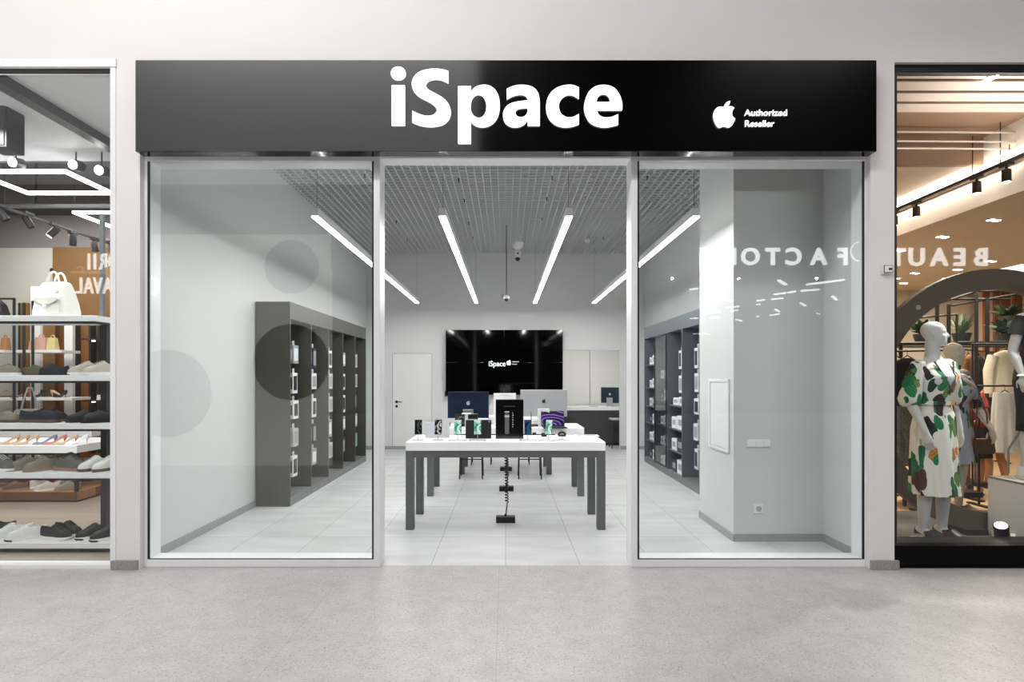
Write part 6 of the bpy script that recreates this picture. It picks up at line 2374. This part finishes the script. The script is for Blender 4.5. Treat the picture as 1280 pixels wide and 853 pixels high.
# window spotlight and price boards
x, y, z = W(1252, 668, 4.565)
t = thing('floor_spotlight', 'black floor spotlight tilted up with its lens glowing, in front of the plinth', 'spotlight', (x, 4.565, STAGE))
R_ = Matrix.Translation((0, 0, .13)) @ Matrix.Rotation(D(-24), 4, 'Y') @ Matrix.Rotation(D(20), 4, 'X')
obj('lamp_housing', MB().lathe([(0, -.085), (.044, -.085), (.05, -.075), (.052, .08), (.048, .085), (0, .075)], seg=28).xf(R_), black_plastic, t, True)
obj('lens', MB().lathe([(0, .078), (.043, .078), (.043, .086), (0, .088)], seg=24).xf(R_), emat('floor_spot_lens', (1, .98, .95, 1), 4), t)
obj('yoke', MB().tube([(.02, 0, .02), (.03, 0, .06), (.02, .0, .1)], .014, 8), black_plastic, t, True)
obj('driver_box', MB().box(-.12, .14, -.04, .06, 0, .045, .004), black_plastic, t)
kraft = mat('kraft_board', rgb(150, 136, 114), 0.7, var=.05, vs=30)
for px, lab in ((1144, 'brown price board with six small cards at the floral mannequin feet'), (1259, 'brown price board half hidden behind the floor spotlight')):
    Y = 4.53 if px < 1200 else 4.61
    x = (px - VX) / F * Y
    t = thing('price_board', lab, 'price board', (x, Y, STAGE), 0, 'price boards on the window stage')
    t.rotation_euler = (D(-18), 0, D(-6))
    obj('board', MB().box(-.1, .1, 0, .008, 0, .13, .002), kraft, t)
    for r in range(3):
        obj('price_card', MB().box(-.02, .04, -.002, 0, .018 + .034 * r, .042 + .034 * r), pack_white, t)
        obj('price_card', MB().box(.05, .085, -.002, 0, .018 + .034 * r, .042 + .034 * r), pack_white, t)

# ---------------------------------------------------------------- dark metal clothing frames, slat wall, plants
blackm = mat('black_steel', rgb(28, 25, 23), 0.45, 0.3)
t = thing('clothing_frame', 'tall black steel frame of posts and bars holding the clothes behind the arch', 'rack', (0, 7.65, 0))


def fr_bar(p0, p1, w=0.03, name='bar'):
    (ax, ay), (bx, by) = p0, p1
    a = Vector(W(ax, ay, 7.65))
    b = Vector(W(bx, by, 7.65))
    a.y = b.y = 0
    obj(name, MB().tube([a, b], w * .62, 4), blackm, t)


for a, b in (((1171.5, 376), (1171.5, 640)), ((1186, 381), (1186, 640)), ((1220.5, 364), (1220.5, 640)), ((1126, 430), (1126, 640)), ((1234, 372), (1234, 640))):
    fr_bar(a, b, .05, 'post')
for a, b in (((1165, 382), (1220, 364)), ((1174, 374), (1262, 374)), ((1190, 382), (1280, 366)), ((1118, 429), (1280, 427)), ((1150, 397), (1196, 393)), ((1118, 519), (1280, 519)), ((1215, 364), (1280, 364)), ((1118, 433.5), (1280, 433))):
    fr_bar(a, b, .026)
fr_bar((1196, 393), (1196, 428), .03, 'post')
t = thing('slat_wall', 'wall of upright wooden slats on a pale panel at the back of the fashion shop', 'wall panel', (0, 10.7, 0))
xa, xb = W(1226, 0, 10.7)[0], W(1300, 0, 10.7)[0]
zt, zb = W(0, 362, 10.7)[2], W(0, 440, 10.7)[2]
obj('backing', MB().box(xa, xb, 0.05, .12, zb, zt), mat('pale_pink_panel', rgb(222, 196, 176), 0.6), t)
m = MB()
x = xa + .08
wd = [.10, .10, .16, .16, .1, .12, .1, .16]
k = 0
while x < xb - .2:
    m.box(x, x + wd[k % 8], 0, .05, zb, zt)
    x += wd[k % 8] + [.1, .06, .07, .12][k % 4]
    k += 1
obj('slats', m, planks('slat_wood', rgb(172, 110, 66), rgb(184, 122, 76), rgb(120, 74, 44), .4, 4, 'z'), t)
m = MB().box(FX0, 9.0, 10.9, 11.0, 0, 1.9)
leafm = [mat('plant_green', rgb(44, 66, 44), 0.6, var=.2, vs=12), mat('plant_grey_green', rgb(96, 112, 92), 0.6, var=.2, vs=12)]
potm = mat('dark_pot', rgb(46, 42, 38), 0.6)


def plant(px, py, Y, h, w, kind, lab):
    x, y, z = W(px, py, Y)
    t = thing('potted_plant', lab, 'plant', (x, Y, z))
    obj('pot', MB().lathe([(0, 0), (.09, 0), (.12, .12), (.11, .12), (.1, .1), (0, .1)]), potm, t, True)
    rnd = random.Random(int(px))
    mb = MB()
    for k in range(46 if kind else 26):
        a = rnd.uniform(0, 2 * PI)
        el = rnd.uniform(.15, 1.0) if kind else rnd.uniform(.75, 1.35)
        L = rnd.uniform(.5, 1) * h
        d = Vector((math.cos(a) * math.cos(el), math.sin(a) * math.cos(el), math.sin(el)))
        b0 = Vector((0, 0, .1 + (rnd.uniform(0, .3) * h if kind else 0)))
        p1 = b0 + d * L * .55
        p2 = b0 + d * L + Vector((0, 0, -.1 * L if kind else 0))
        mb.tube([b0, p1, p2], [w * .35, w, w * .12], 6, ell=.18)
    obj('foliage', mb, leafm[0] if kind else leafm[1], t)


plant(1202, 427, 7.9, .36, .02, 0, 'spiky pale green plant on the black steel frame')
plant(1153, 428, 8.0, .3, .05, 1, 'bushy dark green plant beside the floral mannequin head')
plant(1256, 428, 8.0, .3, .045, 1, 'bushy dark green plant in front of the slat wall')
plant(1259, 405, 8.6, .28, .03, 1, 'dark pointed plant hanging at the black sleeve')
t = thing('plant_ledge', 'dark ledge carrying the plants behind the arch', 'ledge', (0, 7.75, 0))
z = W(0, 429, 7.9)[2]
obj('ledge_board', MB().box(W(1120, 0, 7.9)[0], W(1290, 0, 7.9)[0], 0, .45, z - .04, z - .003), blackm, t)
obj('ledge_support', MB().box(W(1200, 0, 7.9)[0], W(1205, 0, 7.9)[0], .2, .25, 0, z - .04), blackm, t)
obj('ledge_support', MB().box(W(1285, 0, 7.9)[0], W(1290, 0, 7.9)[0], .2, .25, 0, z - .04), blackm, t)
t = thing('plant_shelf', 'small dark wall shelf above the ledge near the slat wall', 'shelf', W(1259, 406.5, 8.6))
obj('shelf_board', MB().box(-.2, .25, -.15, .15, -.03, 0), blackm, t)
obj('bracket', MB().box(.1, .14, .1, .15, -1.0, -.03), blackm, t)

# ---------------------------------------------------------------- clothes on the rails


def garment(px, py, Y, w, L, m, lab, kind='top', rz=0.0, ph=0.0, group='clothes on the rails', z=None):
    x, y, z_ = W(px, py, Y)
    z = z_ if z is None else z
    t = thing('garment', lab, 'clothing', (x, Y, z), rz, group)
    d = .055
    if kind == 'skirt':
        tab = [(-L, w * 1.12, d * 1.5, 0), (-L * .6, w * 1.06, d * 1.3, 0), (-L * .25, w * .98, d * 1.1, 0), (0, w * .9, d * .8, 0)]
        mb = MB().loft(skirt_rings(tab, 0, .09, 7, 64, ph))
    else:
        tab = [(-L, w * 1.05, d * 1.3, 0), (-L * .6, w, d * 1.2, 0), (-L * .3, w * .98, d * 1.15, 0), (-.08, w * .96, d, 0), (-.035, w * .75, d * .8, 0), (0.0, w * .3, d * .6, 0)]
        mb = MB().loft(skirt_rings(tab, -.1, .06, 6, 56, ph))
    obj('cloth', mb, m, t, True, 80)
    if kind in ('top', 'coat'):
        for sx in (-1, 1):
            obj('sleeve', MB().tube([(sx * w * .9, 0, -.07), (sx * w * 1.18, 0, -.25), (sx * w * 1.22, -.01, -min(L * .92, .58))], [.055, .055, .045], 14), m, t, True, 80)
        obj('collar', MB().tube([(-w * .32, -.02, -.02), (0, -d * .9, -.055), (w * .32, -.02, -.02)], .02, 8, ell=.6), m, t, True)
    obj('hanger', MB().tube([(-w * .7, 0, -.035), (0, 0, .03), (w * .7, 0, -.035)], .007, 6).tube([(0, 0, .03), (0, .001, .075), (0, .006, .089), (0, .019, .0955), (0, .032, .089), (0, .036, .078)], .003, 6), blackm, t)
    return t


cl = lambda n, c: mat(n, c, 0.85, var=.06, vs=25, bump=.1)
cream_c = cl('cream_cloth', rgb(222, 206, 178))
white_c = cl('white_cloth', rgb(230, 222, 208))
dark_c = cl('dark_cloth', rgb(30, 27, 28))
tan_c = cl('ochre_cloth', rgb(150, 104, 58))
red_c = cl('red_cloth', rgb(150, 38, 34))
silver_c = mat('silver_sequin_cloth', rgb(130, 122, 118), 0.35, 0.5, var=.5, vs=90, bump=.6)
garment(1258.5, 438, 6.62, .19, .58, cream_c, 'cream blouse with collar hanging in front of the dark clothes')
garment(1256, 491, 6.3, .15, .70, white_c, 'white gathered skirt hanging from the lower rail', 'skirt')
garment(1294, 491, 6.3, .12, .68, white_c, 'white skirt beside the gathered one, half hidden by the mannequin in black', 'skirt', ph=2)
ZR = 1.87
q0, q1 = Vector(((1210 - VX) / F * 8.4, 8.4)), Vector(((1247 - VX) / F * 9.3, 9.3))
qd = (q1 - q0).normalized()
for u, gw, gl, gm, glab in ((0, .15, .75, tan_c, 'ochre patterned coat hanging behind the second mannequin head'), (1 / 3, .12, .8, dark_c, 'black garment between the ochre coat and the cream blouse'),
                            (2 / 3, .14, .9, dark_c, 'long black garment just beside the cream blouse'), (1, .12, .85, dark_c, 'black garment partly behind the cream blouse')):
    q = q0.lerp(q1, u)
    garment(VX + F * q.x / q.y, 445, q.y, gw, gl, gm, glab, rz=math.atan2(qd.y, qd.x), ph=u * 4, z=ZR)
garment(1134, 447, 6.2, .16, .5, dark_c, 'black jacket hanging behind the floral sleeve', z=1.74)
garment(1121, 448, 6.34, .1, .5, cream_c, 'pale beige garment at the pillar edge', z=1.74)
garment(1129, 508, 5.98, .15, .66, silver_c, 'silver sequin skirt with long fringe beside the floral dress', 'skirt')
garment(1136, 497, 6.95, .17, .6, dark_c, 'black clothes hanging low behind the silver fringe', 'skirt', ph=4)


def clothes_rail(p0, p1, z, lab, foot=0.0):
    """straight rail at height z carried by two posts"""
    a = Vector((p0[0], p0[1] + .019, 0))
    d = Vector((p1[0] - p0[0], p1[1] - p0[1], 0))
    t = thing('clothes_rail', lab, 'rail', (a.x, a.y, foot), 0, 'clothes rails')
    up = Vector((0, 0, z - foot))
    obj('rail_bar', MB().tube([up, up + d], .011, 8), blackm, t, True)
    for q in (0.02, 0.98):
        obj('post', MB().tube([d * q, d * q + up], .012, 8), blackm, t, True)
        obj('foot', MB().box(d.x * q - .03, d.x * q + .03, d.y * q - .14, d.y * q + .14, 0.001, .02), blackm, t)


gx = lambda px, Y: (px - VX) / F * Y
hk_ = .0785
clothes_rail((gx(1129, 5.98) - .2, 5.98), (gx(1129, 5.98) + .22, 5.98), W(0, 508, 5.98)[2] + hk_, 'short black rail carrying the silver fringe skirt')
clothes_rail((gx(1262, 6.3) - .36, 6.3), (gx(1262, 6.3) + .5, 6.3), W(0, 491, 6.3)[2] + hk_, 'low black rail carrying the white skirts')
clothes_rail((gx(1262, 6.62) - .46, 6.62), (gx(1262, 6.62) + .5, 6.62), W(0, 438, 6.62)[2] + hk_, 'black rail carrying the cream blouse')
clothes_rail((q0.x - .42 * qd.x - .0106, q0.y - .42 * qd.y - .0033), (q1.x + .42 * qd.x - .0106, q1.y + .42 * qd.y - .0033), ZR + hk_, 'long black rail carrying the ochre coat and the black garments')
clothes_rail((gx(1134, 6.2) - .55, 6.45), (gx(1134, 6.2) + .3, 5.95), 1.74 + hk_, 'black rail carrying the jacket behind the floral sleeve')
clothes_rail((gx(1136, 6.95) - .25, 6.95), (gx(1136, 6.95) + .25, 6.95), W(0, 497, 6.95)[2] + hk_, 'black rail carrying the low black clothes behind the silver fringe')

# low tables behind the ring
for (pa, pb, py, Y, h, lab) in ((1140, 1229, 616, 6.1, .06, 'low dark wooden table behind the floral dress hem'), (1222, 1240, 604, 6.6, .05, 'small dark bench end beside the plinth')):
    xa, _, z = W(pa, py, Y)
    xb = (pb - VX) / F * Y
    t = thing('low_table', lab, 'table', (xa, Y, 0))
    obj('table_top', MB().box(0, xb - xa, 0, .5, z - h, z), brz, t)
    for q in (.06, xb - xa - .1):
        obj('leg', MB().box(q, q + .03, .2, .23, 0, z - h), brz, t)

# ---------------------------------------------------------------- two shoppers behind the clothes
skin = mat('brown_skin', rgb(150, 100, 72), 0.55, var=.04, vs=10)
skin2 = mat('tan_skin', rgb(172, 120, 88), 0.55, var=.04, vs=10)
hair_d = mat('dark_brown_hair', rgb(44, 28, 20), 0.55, var=.3, vs=60)
lean = Matrix.Translation((0, .0, .92)) @ Matrix.Rotation(D(22), 4, 'X') @ Matrix.Translation((0, 0, -.92))
Jp = standing(torso_M=lean, elbowL=(-.24, -.25, 1.08), wristL=(-.14, -.44, 1.02), handL=(.3, -1, .1), palmL=(1, 0, -.3), elbowR=(.24, -.25, 1.08), wristR=(.15, -.45, 1.0), handR=(-.3, -1, .1), palmR=(-1, 0, -.3),
              ankleL=(-.10, .10, .085), kneeL=(-.10, .02, .48), ankleR=(.10, -.06, .085), kneeR=(.10, -.05, .48))


def person(px, Y, rz, J, sk, lab, top_m, bottom_m, hem, s=0.95, hairm=hair_d):
    Mt = J.get('torso_M', Matrix.Identity(4))
    HM = Mt @ Matrix.Translation((0, 0, 1.555)) @ Matrix.Rotation(D(10), 4, 'X')
    b = figure('person', sk, J, s, head_M=HM)
    b.location = ((px - VX) / F * Y, Y, 0.0)
    b.rotation_euler = (0, 0, rz)
    tag(b, lab, 'person', 'shoppers behind the clothes')
    S = Matrix.Scale(s, 4)
    tb = [(1.45, .1, .066, .014), (1.42, .155, .078, .01), (1.38, .177, .108, -.006), (1.31, .172, .145, -.026), (1.25, .166, .145, -.026), (1.16, .142, .106, -.006), (1.05, .16, .115, 0), (.97, .178, .13, .014)]
    obj('top', MB().loft(skirt_rings(tb, 1.1, .02, 7), cap=False).xf(S @ Mt), top_m, b, True, 80)
    for side, sx in (('L', -1), ('R', 1)):
        e = Vector(J['elbow' + side])
        sh = Mt @ Vector((sx * .155, .01, 1.41))
        obj('sleeve', MB().tube([sh + (sh - e) * -.0 + Vector((-sx * .03, 0, 0.01)), sh * .7 + e * .3, sh * .45 + e * .55], [.062, .062, .06], 18).xf(S), top_m, b, True, 80)
    tb = [(1.06, .152, .112, .004), (.95, .184, .138, .014), (.85, .194, .145, .014), (.7, .2, .16, .01), (hem, .21, .175, .006)]
    obj('skirt', MB().loft(skirt_rings(tb, .9, .04, 8), cap=False).xf(S), bottom_m, b, True, 80)
    hm_ = MB()
    R = [(.06, .03, .07, .03), (.09, .076, .035, .075), (.13, .083, .018, .098), (.16, .085, .012, .106), (.19, .078, .014, .096), (.215, .06, .016, .072), (.235, .034, .017, .04), (.243, .008, .017, .01)]
    hm_.loft([[(a * math.cos(2 * PI * k / 22), c + .012 + d * math.sin(2 * PI * k / 22), z) for k in range(22)] for z, a, c, d in R])
    hm_.tube([(0, .07, .14), (0, .10, .04), (0, .09, -.06)], [.07, .07, .03], 14, ell=.6)
    for v in hm_.bm.verts:
        if v.co.y < -.045 and v.co.z < .165:
            v.co.y = -.045
    obj('hair', hm_.xf(S @ HM), hairm, b, True, 70)
    for side in 'LR':
        an = Vector(J['ankle' + side])
        mb = MB()
        mb.loft([[(an.x + q[0], an.y + q[1], zz) for q in ((-.035, .06), (.035, .06), (.04, -.06), (.045, -.12), (.02, -.165), (-.02, -.165), (-.045, -.12), (-.04, -.06))] for zz in (0.0, .02)])
        mb.tube([(an.x - .045, an.y - .10, .012), (an.x, an.y - .10, .055), (an.x + .045, an.y - .10, .012)], .01, 6)
        obj('sandal', mb.xf(S), sh_black, b, True, 60)
    return b


person(1216, 7.0, D(-62), Jp, skin, 'person in a red top and dark skirt leaning towards the rail, brown legs showing', red_c, dark_c, .52, .93)
Jq = standing(ankleL=(-.12, .06, .085))
person(1243, 7.32, D(180), Jq, skin2, 'person in a black dress standing with back turned beside the white skirts', dark_c, dark_c, .56, .93)
person(1121, 8.1, D(30), standing(), skin2, 'person in a pale top glimpsed at the pillar edge', cl('pale_blue_cloth', rgb(196, 206, 216)), dark_c, .5, .93)
